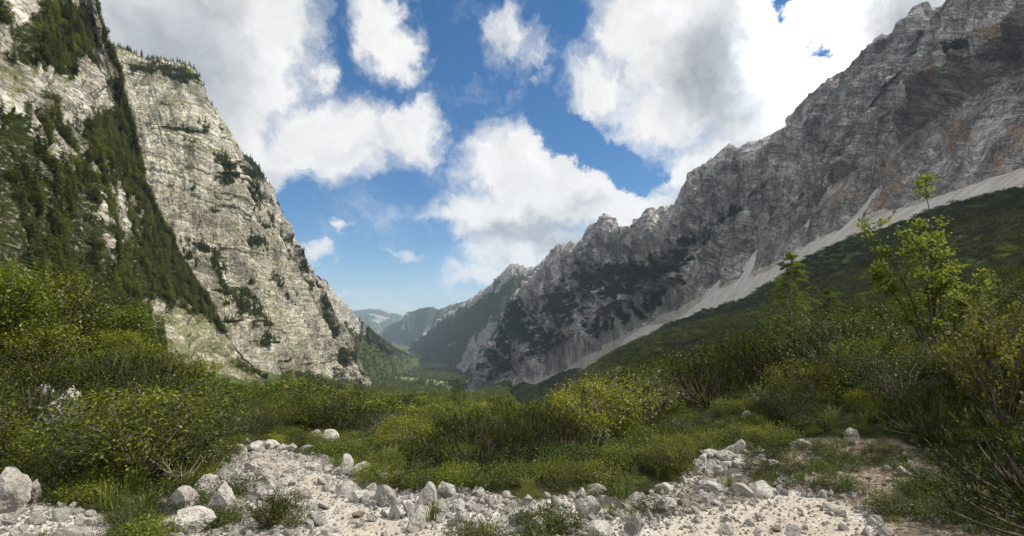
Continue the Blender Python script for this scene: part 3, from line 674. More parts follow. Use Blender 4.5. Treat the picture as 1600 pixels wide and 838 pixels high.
def broadleaf(seed, H, W, clumps, nleaf, leaf, slim=.6, low=.22, spread=.13, stem=.016, top=.75):
    """a bush or small tree: stems fan from the foot, each ends in a clump of leaves with air between the clumps"""
    r = np.random.RandomState(seed); wood = []; V = []; F = []; T = []; n = 0
    foot = [np.array([math.cos(a), math.sin(a), 0]) * W * .07 * r.rand() for a in r.rand(5) * 6.28]
    for i in range(clumps):
        h = low + (1 - low) * (i + r.rand()) / clumps; a = i * 2.39996 + r.rand() * .8
        env = math.sin(min(1, (h - low * .4) / top) ** .8 * pi * .5) if h < top else math.cos((h - top) / (1.06 - top) * pi * .5) ** .7
        rr = W * .5 * env * (.35 + .65 * r.rand() ** .5)
        c = np.array([math.cos(a) * rr, math.sin(a) * rr, H * h * .95])
        f = foot[i % 5]; m = np.array([c[0] * .35, c[1] * .35, c[2] * .62])
        pts = bez(f, m, c + r.normal(size=3) * .02 * H, 7); pts[1:-1] += r.normal(size=(5, 3)) * .012 * H
        wood.append(tube(pts, np.linspace(stem * H * (.5 + .5 * h), stem * H * .15, 7), 4))
        k = int(nleaf * (.6 + .8 * r.rand())); sg = W * spread * (.7 + .6 * r.rand())
        off = r.normal(size=(k, 3)) * sg * [1, 1, slim]
        # twigs inside the clump
        for q in range(3):
            e = c + off[q] * 1.4; wood.append(tube(bez(pts[-2], c, e, 3), [stem * H * .18, stem * H * .12, stem * H * .05], 3))
        p = c + off; p[:, 2] = np.maximum(p[:, 2], .03 * H)
        ax = off / sg + r.normal(size=(k, 3)) * .8; nr = UP * 1.1 + r.normal(size=(k, 3)) * .6
        ll = leaf * (.6 + .7 * r.rand(k))
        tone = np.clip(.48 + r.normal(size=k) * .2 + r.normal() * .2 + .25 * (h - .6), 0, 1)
        v, g, t = leaves(p, ax, nr, ll, ll * .55, tone); V.append(v); F.append(g + n); T.append(t); n += len(v)
    return merge(wood), (np.concatenate(V), np.concatenate(F), np.concatenate(T), 1)

def wand_shrub(seed, H, W, stems, per, leaf, narrow=.36, lean=.5):
    """willow: many thin wands from one foot, small leaves along their upper part"""
    r = np.random.RandomState(seed); wood = []; V = []; F = []; T = []; n = 0
    def along(pts, k, t0, sc):
        nonlocal n
        u = t0 + (1 - t0) * r.rand(k); idx = u * (len(pts) - 1); i0 = np.minimum(idx.astype(int), len(pts) - 2); fr = (idx - i0)[:, None]
        p = pts[i0] * (1 - fr) + pts[i0 + 1] * fr; tg = unit(pts[i0 + 1] - pts[i0])
        ax = unit(tg * .7 + r.normal(size=(k, 3)) * .7); ll = leaf * sc * (.6 + .7 * r.rand(k))
        p = p + ax * ll[:, None] * .55
        v, g, t = leaves(p, ax, UP + r.normal(size=(k, 3)) * .7, ll, ll * narrow, np.clip(.5 + r.normal(size=k) * .22, 0, 1)); V.append(v); F.append(g + n); T.append(t); n += len(v)
    for i in range(stems):
        a = r.rand() * 6.28; rr = W * .5 * r.rand() ** .5; h = H * (.55 + .45 * r.rand()) * (1 - .35 * (rr / (W * .5)) ** 2)
        f = np.array([math.cos(a), math.sin(a), 0]) * W * .08 * r.rand(); e = np.array([math.cos(a) * rr, math.sin(a) * rr, h])
        m = np.array([e[0] * lean, e[1] * lean, h * .6]) + r.normal(size=3) * .05 * H
        pts = bez(f, m, e, 9); pts[1:] += np.cumsum(r.normal(size=(8, 3)) * .006 * H, 0)
        wood.append(tube(pts, np.linspace(.010 * H, .0022 * H, 9), 4)); along(pts, per, .1, 1)
        for q in range(3):
            k = r.randint(3, 7); s = pts[k]; d = unit(unit(pts[k + 1] - pts[k]) + r.normal(size=3) * .6) * h * (.12 + .18 * r.rand())
            tw = bez(s, s + d * .5 + UP * .02 * H, s + d + UP * .04 * H, 5); wood.append(tube(tw, np.linspace(.005 * H, .0015 * H, 5), 3)); along(tw, per // 2, .15, .9)
    return merge(wood), (np.concatenate(V), np.concatenate(F), np.concatenate(T), 1)

def dwarf_pine(seed, H, W, shoots, needles, nl, nw):
    """mountain pine: bowed limbs ending in upright bottle-brush shoots"""
    r = np.random.RandomState(seed); wood = []; P = []; A = []; L = []; TN = []
    for i in range(shoots):
        a = i * 2.39996 + r.rand(); u = ((i + .5) / shoots) ** .55; rr = W * .5 * u * (.85 + .3 * r.rand())
        dome = math.sqrt(max(0, 1 - (min(u, 1)) ** 2.2)); z = H * (.18 + .72 * dome * (.7 + .3 * r.rand())) * (1 if r.rand() > .45 else .25 + .5 * r.rand())
        c = np.array([math.cos(a) * rr, math.sin(a) * rr, z * .86])
        d = unit(np.array([math.cos(a) * u * .55, math.sin(a) * u * .55, 1.0]) + r.normal(size=3) * .2); sl = H * (.15 + .16 * r.rand())
        if i % 3 == 0:
            pts = bez(np.array([0, 0, 0.]), np.array([c[0] * .7, c[1] * .7, z * .12]), c, 6)
            wood.append(tube(pts, np.linspace(.022 * H, .006 * H, 6), 4))
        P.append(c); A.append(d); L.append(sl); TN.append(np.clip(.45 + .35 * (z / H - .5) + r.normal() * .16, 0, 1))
    P = np.array(P); A = np.array(A); L = np.array(L); TN = np.array(TN); k = needles
    p0 = np.repeat(P, k, 0); a0 = np.repeat(A, k, 0); l0 = np.repeat(L, k); m = len(p0)
    u = r.rand(m); th = r.rand(m) * 6.28; ref = unit(np.cross(a0, [.3, .9, .1])); b = np.cross(a0, ref)
    out = ref * np.cos(th)[:, None] + b * np.sin(th)[:, None]
    base = p0 + a0 * (u * l0)[:, None]; dirn = unit(out * (.95 - .55 * u)[:, None] + a0 * (.45 + .7 * u)[:, None]); tip = base + dirn * (nl * (.7 + .5 * r.rand(m)))[:, None]
    side = unit(np.cross(dirn, r.normal(size=(m, 3)))) * nw * .5
    V = np.stack([base - side, base + side, tip], 1).reshape(-1, 3); F = np.arange(m * 3).reshape(-1, 3)
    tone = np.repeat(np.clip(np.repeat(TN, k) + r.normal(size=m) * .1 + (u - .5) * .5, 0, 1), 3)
    return merge(wood), (V, F, tone, 1)

def conifer(seed, H, Rd, whorls, per, sprays, bare=.12, droop=.25, sl=.3, sw=.4, airy=.0, trunk=.016, bend=.0, jag=.25):
    """spruce or larch: tapered trunk, limbs in uneven whorls carrying flat hanging sprays"""
    r = np.random.RandomState(seed); wood = []; pp = []; aa = []; nn = []; ll = []; tt = []
    tp = np.stack([np.linspace(0, 1, 9) ** 2 * bend * H, np.sin(np.linspace(0, 3, 9)) * .006 * H, np.linspace(0, H, 9)], 1)
    wood.append(tube(tp, np.linspace(trunk * H, .002 * H, 9), 6))
    for i in range(whorls):
        f = bare + (1 - bare) * (i + .5 * r.rand()) / whorls
        for j in range(per):
            if r.rand() < airy: continue
            fz = min(f + r.normal() * .012, .985); a = r.rand() * 6.28
            prof = (1 - fz) ** .8 * min(1, .45 + (fz - bare) * 3.5)
            Lb = Rd * (prof + .03) * (1 - jag + 2 * jag * r.rand() * .8); o = np.array([np.interp(fz * H, tp[:, 2], tp[:, k]) for k in range(3)])
            d = np.array([math.cos(a), math.sin(a), 0]); e = o + d * Lb - UP * Lb * droop * (1.2 - fz); mid = o + d * Lb * .5 + UP * Lb * .08
            pts = bez(o, mid, e, 5); wood.append(tube(pts, np.linspace(.0045 * H * (1.1 - fz), .001 * H, 5), 3))
            u = .15 + .85 * (np.arange(sprays) + r.rand(sprays)) / sprays; idx = u * 4; i0 = np.minimum(idx.astype(int), 3); fr = (idx - i0)[:, None]
            p = pts[i0] * (1 - fr) + pts[i0 + 1] * fr; side = np.cross(d, UP) * np.where(np.arange(sprays) % 2, 1, -1)[:, None]
            ax = d * .8 + side * (.9 - .4 * u)[:, None] - UP * .35 + r.normal(size=(sprays, 3)) * .25
            l = Lb * sl * (1.15 - .5 * u) * (.7 + .6 * r.rand(sprays)) + .012 * H
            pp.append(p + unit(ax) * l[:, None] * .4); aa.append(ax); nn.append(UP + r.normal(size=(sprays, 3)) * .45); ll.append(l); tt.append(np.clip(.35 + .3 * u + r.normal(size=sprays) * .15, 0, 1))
    l = np.concatenate(ll); V, F, T = leaves(np.concatenate(pp), np.concatenate(aa), np.concatenate(nn), l, l * sw, np.concatenate(tt), -.12)
    return merge(wood), (V, F, T, 1)

def feather_larch(seed, H, Rd, whorls, per, tufts, tuft, bare=.1):
    """near larch: thin limbs set with small needle tufts, see-through"""
    r = np.random.RandomState(seed); wood = []; P = []; D = []; TN = []
    tp = np.stack([np.sin(np.linspace(0, 2, 12)) * .012 * H, np.cos(np.linspace(0, 4, 12)) * .008 * H, np.linspace(0, H, 12)], 1)
    wood.append(tube(tp, np.linspace(.013 * H, .002 * H, 12), 6))
    for i in range(whorls):
        f = bare + (1 - bare) * (i + .5 * r.rand()) / whorls
        for j in range(per):
            fz = min(f + r.normal() * .015, .98); a = r.rand() * 6.28; Lb = Rd * ((1 - fz) ** .6 * min(1, .25 + (fz - bare) * 2.2) + .05) * (.6 + .6 * r.rand())
            o = np.array([np.interp(fz * H, tp[:, 2], tp[:, k]) for k in range(3)]); d = np.array([math.cos(a), math.sin(a), 0])
            pts = bez(o, o + d * Lb * .55 + UP * Lb * .12, o + d * Lb - UP * Lb * .12, 7); pts[2:] += r.normal(size=(5, 3)) * .012 * H * .4
            wood.append(tube(pts, np.linspace(.004 * H * (1.2 - fz), .0008 * H, 7), 3))
            twigs = [pts]
            for q in range(4):
                k = r.randint(1, 6); dd = unit(d + np.cross(d, UP) * r.choice([-1, 1]) * (.6 + .5 * r.rand()) - UP * (.1 + .5 * r.rand())) * Lb * (.2 + .25 * r.rand())
                tw = bez(pts[k], pts[k] + dd * .6, pts[k] + dd - UP * Lb * .06, 4); twigs.append(tw); wood.append(tube(tw, np.linspace(.0015 * H, .0006 * H, 4), 3))
            for tw in twigs:
                k = max(3, int(tufts * (1 if tw is pts else .5))); u = .1 + .9 * r.rand(k); idx = u * (len(tw) - 1); i0 = np.minimum(idx.astype(int), len(tw) - 2); fr = (idx - i0)[:, None]
                P.append(tw[i0] * (1 - fr) + tw[i0 + 1] * fr); D.append(np.tile(unit(tw[-1] - tw[0]), (k, 1))); TN.append(np.full(k, np.clip(.5 + r.normal() * .2, 0, 1)))
    P = np.concatenate(P); D = np.concatenate(D); TN = np.concatenate(TN); k = 9; p = np.repeat(P, k, 0); dd = np.repeat(D, k, 0); m = len(p)
    dirn = unit(r.normal(size=(m, 3)) + dd * .9 + UP * .15); tip = p + dirn * (tuft * (.6 + .7 * r.rand(m)))[:, None]; sd = unit(np.cross(dirn, r.normal(size=(m, 3)))) * tuft * .11
    V = np.stack([p - sd, p + sd, tip], 1).reshape(-1, 3); F = np.arange(m * 3).reshape(-1, 3)
    return merge(wood), (V, F, np.repeat(np.clip(np.repeat(TN, k) + r.normal(size=m) * .12, 0, 1), 3), 1)

def grass_tuft(seed, H, W, n, wd):
    r = np.random.RandomState(seed); a = r.rand(n) * 6.28; rr = W * .25 * r.rand(n)
    b = np.stack([np.cos(a) * rr, np.sin(a) * rr, 0 * a], 1); d = np.stack([np.cos(a), np.sin(a), 0 * a], 1) * (W * .5 * (.2 + .8 * r.rand(n)))[:, None]
    h = H * (.5 + .5 * r.rand(n)); s = np.stack([-np.sin(a), np.cos(a), 0 * a], 1) * wd * .5
    m = b + d * .35 + UP * h[:, None] * .7; t = b + d * 1.1 + UP * h[:, None] * (.75 + .25 * r.rand(n))[:, None]
    V = np.stack([b - s, b + s, m + s * .8, m - s * .8, t], 1).reshape(-1, 3); i = np.arange(n)[:, None] * 5
    F1 = i + np.array([[0, 1, 2, 3]]); F2 = i + np.array([[3, 2, 4]]); tn = np.repeat(np.clip(.5 + r.normal(size=n) * .25, 0, 1), 5)
    return [(V, F1, tn, 0), (V, F2, tn, 0)]

def leaf_mat(name, dark, mid, light, trans=.25, gloss=.025, vary=.42):
    m, t, out = new_mat(name)
    tone = t.attr('tone'); oi = t.node('ShaderNodeObjectInfo').outputs['Random']
    f = t.math('ADD', tone, t.math('MULTIPLY', t.math('SUBTRACT', oi, .5), vary * 1.4))
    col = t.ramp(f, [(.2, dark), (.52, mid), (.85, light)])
    hs = t.node('ShaderNodeHueSaturation'); t.put(hs.inputs['Color'], col); t.put(hs.inputs['Hue'], t.math('MULTIPLY_ADD', t.math('FRACT', t.math('MULTIPLY', oi, 7.3)), .045, .4775)); col = hs.outputs[0]
    hs.inputs['Saturation'].default_value = 1.1; hs.inputs['Value'].default_value = 1.0
    d = t.node('ShaderNodeBsdfDiffuse'); t.put(d.inputs[0], col)
    tr = t.node('ShaderNodeBsdfTranslucent'); t.put(tr.inputs[0], t.mix(.5, col, tuple(c * 1.3 for c in light)))
    mx = t.node('ShaderNodeMixShader'); mx.inputs[0].default_value = trans; t.l.new(d.outputs[0], mx.inputs[1]); t.l.new(tr.outputs[0], mx.inputs[2])
    gl = t.node('ShaderNodeBsdfGlossy'); gl.inputs['Roughness'].default_value = .45; gl.inputs[0].default_value = (.8, .85, .8, 1)
    m2 = t.node('ShaderNodeMixShader'); m2.inputs[0].default_value = gloss; t.l.new(mx.outputs[0], m2.inputs[1]); t.l.new(gl.outputs[0], m2.inputs[2])
    t.l.new(m2.outputs[0], out.inputs[0]); return m
def bark_mat(name, a, b):
    m, t, out = new_mat(name); pos = t.node('ShaderNodeTexCoord').outputs['Object']
    n = t.noise(t.mapping(pos, scl=(1, 1, .3)), 30, 4, .6); bsdf(t, out, t.ramp(n, [(.3, a), (.7, b)]), .9, .1, bump(t, n, .01)); return m
BARK = bark_mat('grey_bark', (.09, .075, .06), (.2, .175, .15)); BARKD = bark_mat('dark_bark', (.05, .038, .03), (.12, .095, .075)); TWIG = bark_mat('dry_twig', (.20, .16, .11), (.42, .35, .26)); DEADW = bark_mat('bleached_wood', (.36, .33, .29), (.58, .55, .5))
M_BROAD = leaf_mat('broad_leaves', (.015, .022, .003), (.050, .068, .008), (.13, .152, .018))
M_BRIGHT = leaf_mat('bright_leaves', (.028, .042, .005), (.090, .116, .011), (.20, .225, .026), trans=.4)
M_WILLOW = leaf_mat('willow_leaves', (.03, .042, .013), (.075, .095, .03), (.17, .195, .075), gloss=.05)
M_YELLOW = leaf_mat('yellowing_leaves', (.05, .065, .010), (.12, .13, .020), (.21, .205, .04), trans=.4)
M_RUST = leaf_mat('rusty_leaves', (.10, .07, .02), (.22, .15, .04), (.32, .23, .07))
M_PINE = leaf_mat('pine_needles', (.007, .010, .003), (.025, .033, .006), (.074, .086, .014), trans=.15, gloss=.02)
M_SPRUCE = leaf_mat('spruce_needles', (.016, .023, .005), (.052, .068, .012), (.11, .13, .024), trans=.15, gloss=.03)
M_LARCH = leaf_mat('larch_needles', (.035, .05, .008), (.095, .13, .018), (.18, .225, .04), trans=.42, gloss=.03)
M_LOW = leaf_mat('low_plant_leaves', (.012, .018, .003), (.036, .050, .007), (.09, .108, .015))
M_GRASS = leaf_mat('grass_blades', (.05, .075, .018), (.10, .135, .03), (.20, .21, .07))
M_ROWAN = leaf_mat('rowan_leaves', (.05, .075, .010), (.14, .185, .022), (.27, .32, .06), trans=.45)

# ------------------------------------------------------------------ kinds of plant: a few shapes each, near and far
HIDDEN = {}
def proto(name, me):
    o = bpy.data.objects.new(name, me); return o
class Shape:
    def __init__(s, name, H, W, wood, leaf, wm, lm):
        s.H, s.W = H, W
        s.trunk = make_mesh(name + '_stems', [wood], [wm], True)
        lf = (leaf[0], leaf[1], leaf[2], 0); s.crown = make_mesh(name + '_leaves', [lf], [lm])
        s.whole = make_mesh(name, [wood, leaf], [wm, lm])
KIND = {}
def kind(name, cat, shapes, far): KIND[name] = dict(cat=cat, near=shapes, far=far)
def mk(name, fn, H, W, wm, lm, seeds, **kw):
    return [Shape(name, H, W, *fn(sd, H, W, **kw), wm, lm) for sd in seeds]
kind('dwarf_pine', 'dwarf pine', mk('dwarf_pine', dwarf_pine, 1.5, 2.3, BARKD, M_PINE, (1, 2, 3, 4), shoots=150, needles=44, nl=.075, nw=.013),
     mk('dwarf_pine', dwarf_pine, 1.5, 2.5, BARKD, M_PINE, (5, 6, 7), shoots=95, needles=11, nl=.20, nw=.055))
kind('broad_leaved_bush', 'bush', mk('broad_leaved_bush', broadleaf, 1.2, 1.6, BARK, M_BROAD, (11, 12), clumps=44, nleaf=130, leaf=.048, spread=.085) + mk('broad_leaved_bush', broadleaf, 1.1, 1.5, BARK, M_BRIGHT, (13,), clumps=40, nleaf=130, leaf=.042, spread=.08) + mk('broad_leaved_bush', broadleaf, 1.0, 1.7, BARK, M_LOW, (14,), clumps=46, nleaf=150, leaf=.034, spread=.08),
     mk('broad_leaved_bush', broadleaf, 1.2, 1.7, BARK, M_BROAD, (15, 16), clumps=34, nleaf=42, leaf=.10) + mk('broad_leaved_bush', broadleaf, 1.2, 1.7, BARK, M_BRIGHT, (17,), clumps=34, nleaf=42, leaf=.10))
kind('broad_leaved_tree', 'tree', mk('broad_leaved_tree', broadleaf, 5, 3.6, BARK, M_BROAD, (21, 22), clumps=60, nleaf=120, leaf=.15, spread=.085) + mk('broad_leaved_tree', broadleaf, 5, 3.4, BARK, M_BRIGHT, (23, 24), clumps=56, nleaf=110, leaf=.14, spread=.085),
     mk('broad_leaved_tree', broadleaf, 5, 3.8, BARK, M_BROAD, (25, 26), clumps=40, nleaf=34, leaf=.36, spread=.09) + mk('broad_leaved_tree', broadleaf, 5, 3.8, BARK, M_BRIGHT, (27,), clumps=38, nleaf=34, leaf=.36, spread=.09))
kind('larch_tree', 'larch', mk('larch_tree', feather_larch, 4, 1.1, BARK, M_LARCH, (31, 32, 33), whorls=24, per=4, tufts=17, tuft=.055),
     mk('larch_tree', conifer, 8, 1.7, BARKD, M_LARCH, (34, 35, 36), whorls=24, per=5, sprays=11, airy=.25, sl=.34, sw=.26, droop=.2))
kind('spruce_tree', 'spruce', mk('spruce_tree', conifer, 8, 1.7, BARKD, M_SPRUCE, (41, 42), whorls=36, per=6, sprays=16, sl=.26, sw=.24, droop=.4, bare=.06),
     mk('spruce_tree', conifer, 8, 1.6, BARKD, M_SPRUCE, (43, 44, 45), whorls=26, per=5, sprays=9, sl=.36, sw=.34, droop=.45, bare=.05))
kind('willow_bush', 'willow', mk('willow_bush', wand_shrub, 1.1, 1.5, BARK, M_WILLOW, (51, 52, 53), stems=34, per=52, leaf=.045, narrow=.5), None)
KIND['willow_bush']['far'] = KIND['willow_bush']['near']

CAP = [(-200, 330), (0, 352), (60, 372), (100, 405), (150, 458), (200, 508), (250, 552), (300, 592), (350, 612), (400, 616), (480, 610), (560, 628), (640, 640), (740, 644), (800, 640), (850, 628), (900, 610), (1000, 568), (1100, 535), (1200, 508), (1300, 482), (1400, 470), (1500, 448), (1600, 420), (1800, 380)]
GAPS = [(62, 128, 668, 13.2), (485, 532, 694, 13.5), (20, 50, 716, 11), (360, 492, 706, 9.3), (530, 582, 742, 7.2), (256, 372, 830, 4.9), (-20, 64, 802, 5.2), (1095, 1200, 716, 8.5), (1230, 1270, 706, 7), (1150, 1180, 655, 10), (553, 574, 700, 12), (1318, 1345, 694, 7)]      # stones that stay in view
PL = []      # every plant: dict(kind, shape, x, y, z, rot, s, far)
rng = np.random.RandomState(99)
def put(kindname, x, y, z, h, far, zone, wid=1.0, sel=None):
    if (y < (170 if 800 + 800 * x / y < 960 else 45) or 800 + 800 * x / y < 440) and 'cliff' not in zone and 'wall' not in zone:      # how high the thickets reach in the photograph
        cp = np.interp(800 + 800 * x / y, *zip(*CAP)) + rng.normal() * 14 + (4 * (1 - sstep(y, 15, 70)) if 430 < 800 + 800 * x / y < 860 else 0); hm = ((HZ - cp) / 800 * y - z) * (.84 if kindname == 'dwarf_pine' else .93)
        if h > hm:
            if hm < .3 * h: return
            h = hm
    q_ = 800 + 800 * x / y; hw_ = 500 * h / y if y < 16 else 0
    for g0, g1, gb, gy in GAPS:
        if y < gy + .3 and q_ + hw_ > g0 and q_ - hw_ < g1:
            hm = (HZ - gb) / 800 * y - z
            if h > hm:
                if hm < .3 * h: return
                h = hm
    k = KIND[kindname]; lst = k['far' if far else 'near']; sh = lst[(rng.randint(len(lst)) if sel is None else sel % len(lst))]
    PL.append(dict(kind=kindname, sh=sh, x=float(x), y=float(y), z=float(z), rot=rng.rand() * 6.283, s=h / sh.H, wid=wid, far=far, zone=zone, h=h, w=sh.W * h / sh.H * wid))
def jitter(x0, x1, y0, y1, sp):
    nx, ny = int((x1 - x0) / sp) + 1, int((y1 - y0) / sp) + 1
    X, Y = np.meshgrid(x0 + np.arange(nx) * sp, y0 + np.arange(ny) * sp, indexing='ij')
    X = X + (rng.rand(*X.shape) - .5) * sp * .95; Y = Y + (rng.rand(*Y.shape) - .5) * sp * .95
    return X.ravel(), Y.ravel()
def clear_of_path(x, y, m):
    k = np.ones(len(x), bool); nr = np.hypot(x, y) < 40
    for p in (PATH, GRAVEL_L, TRAIL_R, BANK):
        k[nr] &= poly_dist(x[nr], y[nr], p) < -m
    return k
def choose(mix): 
    n, p = zip(*mix); return n[np.searchsorted(np.cumsum(p) / sum(p), rng.rand())]
CLEAR = []   # circles kept free for the plants and boulders set one by one
def field(x0, x1, y0, y1, sp, pxr, mix, hr, far, zone, margin=.25, extra=None, wid=(1.0, 1.25)):
    x, y = jitter(x0, x1, y0, y1, sp); px = 800 + 800 * x / np.maximum(y, .1)
    k = (px > pxr[0]) & (px < pxr[1]) & clear_of_path(x, y, margin)
    for cx, cy_, cr in CLEAR: k &= np.hypot(x - cx, y - cy_) > cr
    if extra is not None: k &= extra(x, y, px)
    x, y = x[k], y[k]; z = ground(x, y) if len(x) else []
    for a, b, c in zip(x, y, z):
        kn = choose(mix); lo, hi = hr[kn] if isinstance(hr, dict) else hr
        put(kn, a, b, c - .03, lo + (hi - lo) * rng.rand() ** 1.3, far, zone, wid[0] + (wid[1] - wid[0]) * rng.rand())

# plants and rocks set one by one from the photograph ---------------------------------------
HERO = []
def hero(name, label, cat, px, Y, top, shape, wid=1.0, rot=None, clear=.4, sink=.02, mats=None, parts=('stem', 'foliage')):
    x = (px - 800) / 800 * Y; z = float(ground(np.array([x]), np.array([float(Y)]))[0]); h = (HZ - top) / 800 * Y - z
    o = bpy.data.objects.new(name, None); C.objects.link(o); o.location = (x, Y, z - sink); o.empty_display_size = .2
    s = h / shape.H; o.scale = (s * wid, s * wid, s); o.rotation_euler = (0, 0, rng.rand() * 6.28 if rot is None else rot)
    tag(o, label, cat); link(parts[0], shape.trunk, o)
    if shape.crown: link(parts[1], shape.crown, o)
    CLEAR.append((x, Y, clear)); HERO.append((name, x, Y, z, h, shape.W * s * wid)); return o
def one(name, fn, H, W, wm, lm, seed, **kw): return Shape(name, H, W, *fn(seed, H, W, **kw), wm, lm)
def rowan_shape():
    """sapling leaning left: four stems, bright clusters of leaves at the twig ends"""
    r = np.random.RandomState(71); wood = []; V = []; F = []; T = []; n = 0
    for (ex, ey, ez) in [(-.15, .1, 3.1), (-1.15, .0, 2.55), (-.55, -.2, 2.3), (.35, .2, 2.2), (-.8, .3, 1.7), (.75, -.1, 1.5), (-.2, -.3, 1.45), (.1, .4, 2.6)]:
        e = np.array([ex, ey, ez]); pts = bez(np.array([0, 0, 0.]), np.array([ex * .35, ey * .4, ez * .62]), e, 12); pts[1:] += np.cumsum(r.normal(size=(11, 3)) * .012, 0)
        wood.append(tube(pts, np.linspace(.022, .004, 12), 5))
        for q in range(13):
            k = r.randint(4, 12); a = r.rand() * 6.28; d = np.array([math.cos(a), math.sin(a), .25 + .4 * r.rand()]) * (.16 + .3 * r.rand()) * (1.25 - k / 14)
            tw = bez(pts[k], pts[k] + d * .6, pts[k] + d, 4); wood.append(tube(tw, np.linspace(.006, .002, 4), 3))
            m = 44; u = .25 + .8 * r.rand(m); p = pts[k] + d * u[:, None] + r.normal(size=(m, 3)) * .05
            l = .075 * (.6 + .7 * r.rand(m)); v, g, t = leaves(p, d + r.normal(size=(m, 3)) * .25, UP + r.normal(size=(m, 3)) * .5, l, l * .5, np.clip(.55 + r.normal(size=m) * .22, 0, 1)); V.append(v); F.append(g + n); T.append(t); n += len(v)
    return Shape('rowan', 3.1, 2.2, merge(wood), (np.concatenate(V), np.concatenate(F), np.concatenate(T), 1), BARKD, M_ROWAN)
def bare_shape(seed, H, W, stems, rad, wm):
    r = np.random.RandomState(seed); wood = []
    for i in range(stems):
        a = r.rand() * 6.28; e = np.array([math.cos(a) * W * .5 * (.4 + .6 * r.rand()), math.sin(a) * W * .35, H * (.5 + .5 * r.rand())])
        pts = bez(r.normal(size=3) * [.03, .03, 0], np.array([e[0] * .25, e[1] * .3, e[2] * .55]), e, 10); pts[1:] += np.cumsum(r.normal(size=(9, 3)) * .014 * H, 0)
        wood.append(tube(pts, np.linspace(rad, rad * .3, 10), 5))
        for q in range(4):
            k = r.randint(3, 9); d = unit(unit(pts[min(k + 1, 9)] - pts[k]) + r.normal(size=3) * .7) * H * (.12 + .25 * r.rand()); wood.append(tube(bez(pts[k], pts[k] + d * .5, pts[k] + d + UP * .03, 4), np.linspace(rad * .5, rad * .15, 4), 4))
    w = merge(wood); s = Shape.__new__(Shape); s.H, s.W = H, W; s.trunk = make_mesh('dry_stems', [w], [wm], True); s.crown = None; s.whole = s.trunk; return s
NLARCH = KIND['larch_tree']['near']; NPINE = KIND['dwarf_pine']['near']; NWIL = KIND['willow_bush']['near']; NBUSH = KIND['broad_leaved_bush']['near']
hero('larch_tree', 'slender feathery larch standing above the dark dwarf pines on the right slope', 'larch', 1237, 16, 393, one('larch', feather_larch, 4, 1.2, BARK, M_LARCH, 70, whorls=26, per=4, tufts=18, tuft=.06, bare=.16), parts=('trunk', 'crown'))
hero('larch_tree', 'short bushy larch just right of the slender feathery larch', 'larch', 1300, 17, 447, NLARCH[1], 1.3, parts=('trunk', 'crown'))
hero('larch_tree', 'thin lone larch rising in the middle against the valley floor', 'larch', 714, 24, 590, NLARCH[2], .8, parts=('trunk', 'crown'))
hero('rowan_sapling', 'bright green leaning sapling reaching up in front of the grey mountain wall', 'sapling', 1462, 8, 283, rowan_shape(), 1.0, 0, clear=.7)
YW = [one('yellow_willow', wand_shrub, 1.6, 1.5, BARK, M_YELLOW, sd, stems=26, per=60, leaf=.06, narrow=.5) for sd in (72, 73)]
hero('yellowing_bush', 'tall yellow-green bush at the right edge, highest of the yellowing bushes', 'bush', 1570, 5.6, 432, YW[0], .9, clear=.6)
hero('yellowing_bush', 'yellow-green bush below the bright leaning sapling', 'bush', 1497, 6.2, 505, YW[1], .9, clear=.5)
hero('yellowing_bush', 'small pale yellowing bush with thin stems under the slender feathery larch', 'bush', 1290, 8.2, 545, YW[1], .9, clear=.5)
hero('willow_bush', 'silvery willow bush with upright twigs above the rocks right of centre', 'willow', 1060, 8.2, 648, NWIL[0], 1.3, clear=.6)
hero('willow_bush', 'thin-twigged willow bush between the silvery willow and the pale gravel', 'willow', 930, 7.4, 660, NWIL[1], 1.25, clear=.6)
hero('willow_bush', 'leafy willow bush overhanging the stones, lowest of the willows by the gravel', 'willow', 885, 6.4, 690, NWIL[2], 1.3, clear=.5)
hero('willow_bush', 'willow bush with pale leaves at the top of the soil bank', 'willow', 1190, 8.6, 590, NWIL[1], 1.1, clear=.6)
hero('willow_bush', 'willow bush spreading behind the earth bank under the leaning sapling', 'willow', 1385, 7.4, 575, NWIL[2], 1.2, clear=.5)
SMALL = one('small_bush', wand_shrub, .6, .7, BARK, M_LOW, 74, stems=22, per=40, leaf=.03, narrow=.5)
hero('small_bush', 'small leafy bush growing out of the pale path in the foreground', 'bush', 415, 4.1, 748, SMALL, 1.0, clear=.3)
hero('small_bush', 'sparse little bush among the white boulders at the left of the path', 'bush', 290, 4.6, 760, SMALL, 1.3, clear=.3)
hero('small_bush', 'yellowish rounded bush at the far edge of the path beside the standing rock', 'bush', 500, 9.3, 672, one('round_bush', broadleaf, .8, 1.0, BARK, M_YELLOW, 75, clumps=40, nleaf=70, leaf=.035), 1.0, clear=.5)
hero('small_bush', 'rusty brown little bush on the left border of the path', 'bush', 338, 7.8, 706, one('rusty_bush', broadleaf, .6, .8, TWIG, M_RUST, 76, clumps=30, nleaf=60, leaf=.03), 1.0, clear=.35)
hero('larch_tree', 'rust-coloured young larch among the green bushes on the left', 'larch', 262, 13, 612, one('rust_larch', feather_larch, 2, .7, TWIG, M_RUST, 77, whorls=22, per=5, tufts=18, tuft=.05), 1.0, parts=('trunk', 'crown'))
hero('larch_tree', 'golden young larch cut by the left edge of the picture', 'larch', 2, 9, 590, one('gold_larch', feather_larch, 1.5, .6, TWIG, M_YELLOW, 78, whorls=18, per=5, tufts=16, tuft=.05), 1.0, parts=('trunk', 'crown'))
hero('dwarf_pine', 'large dark dwarf pine behind the small grey rock at the far left', 'dwarf pine', 50, 10, 565, NPINE[0], 1.3, clear=1.0)
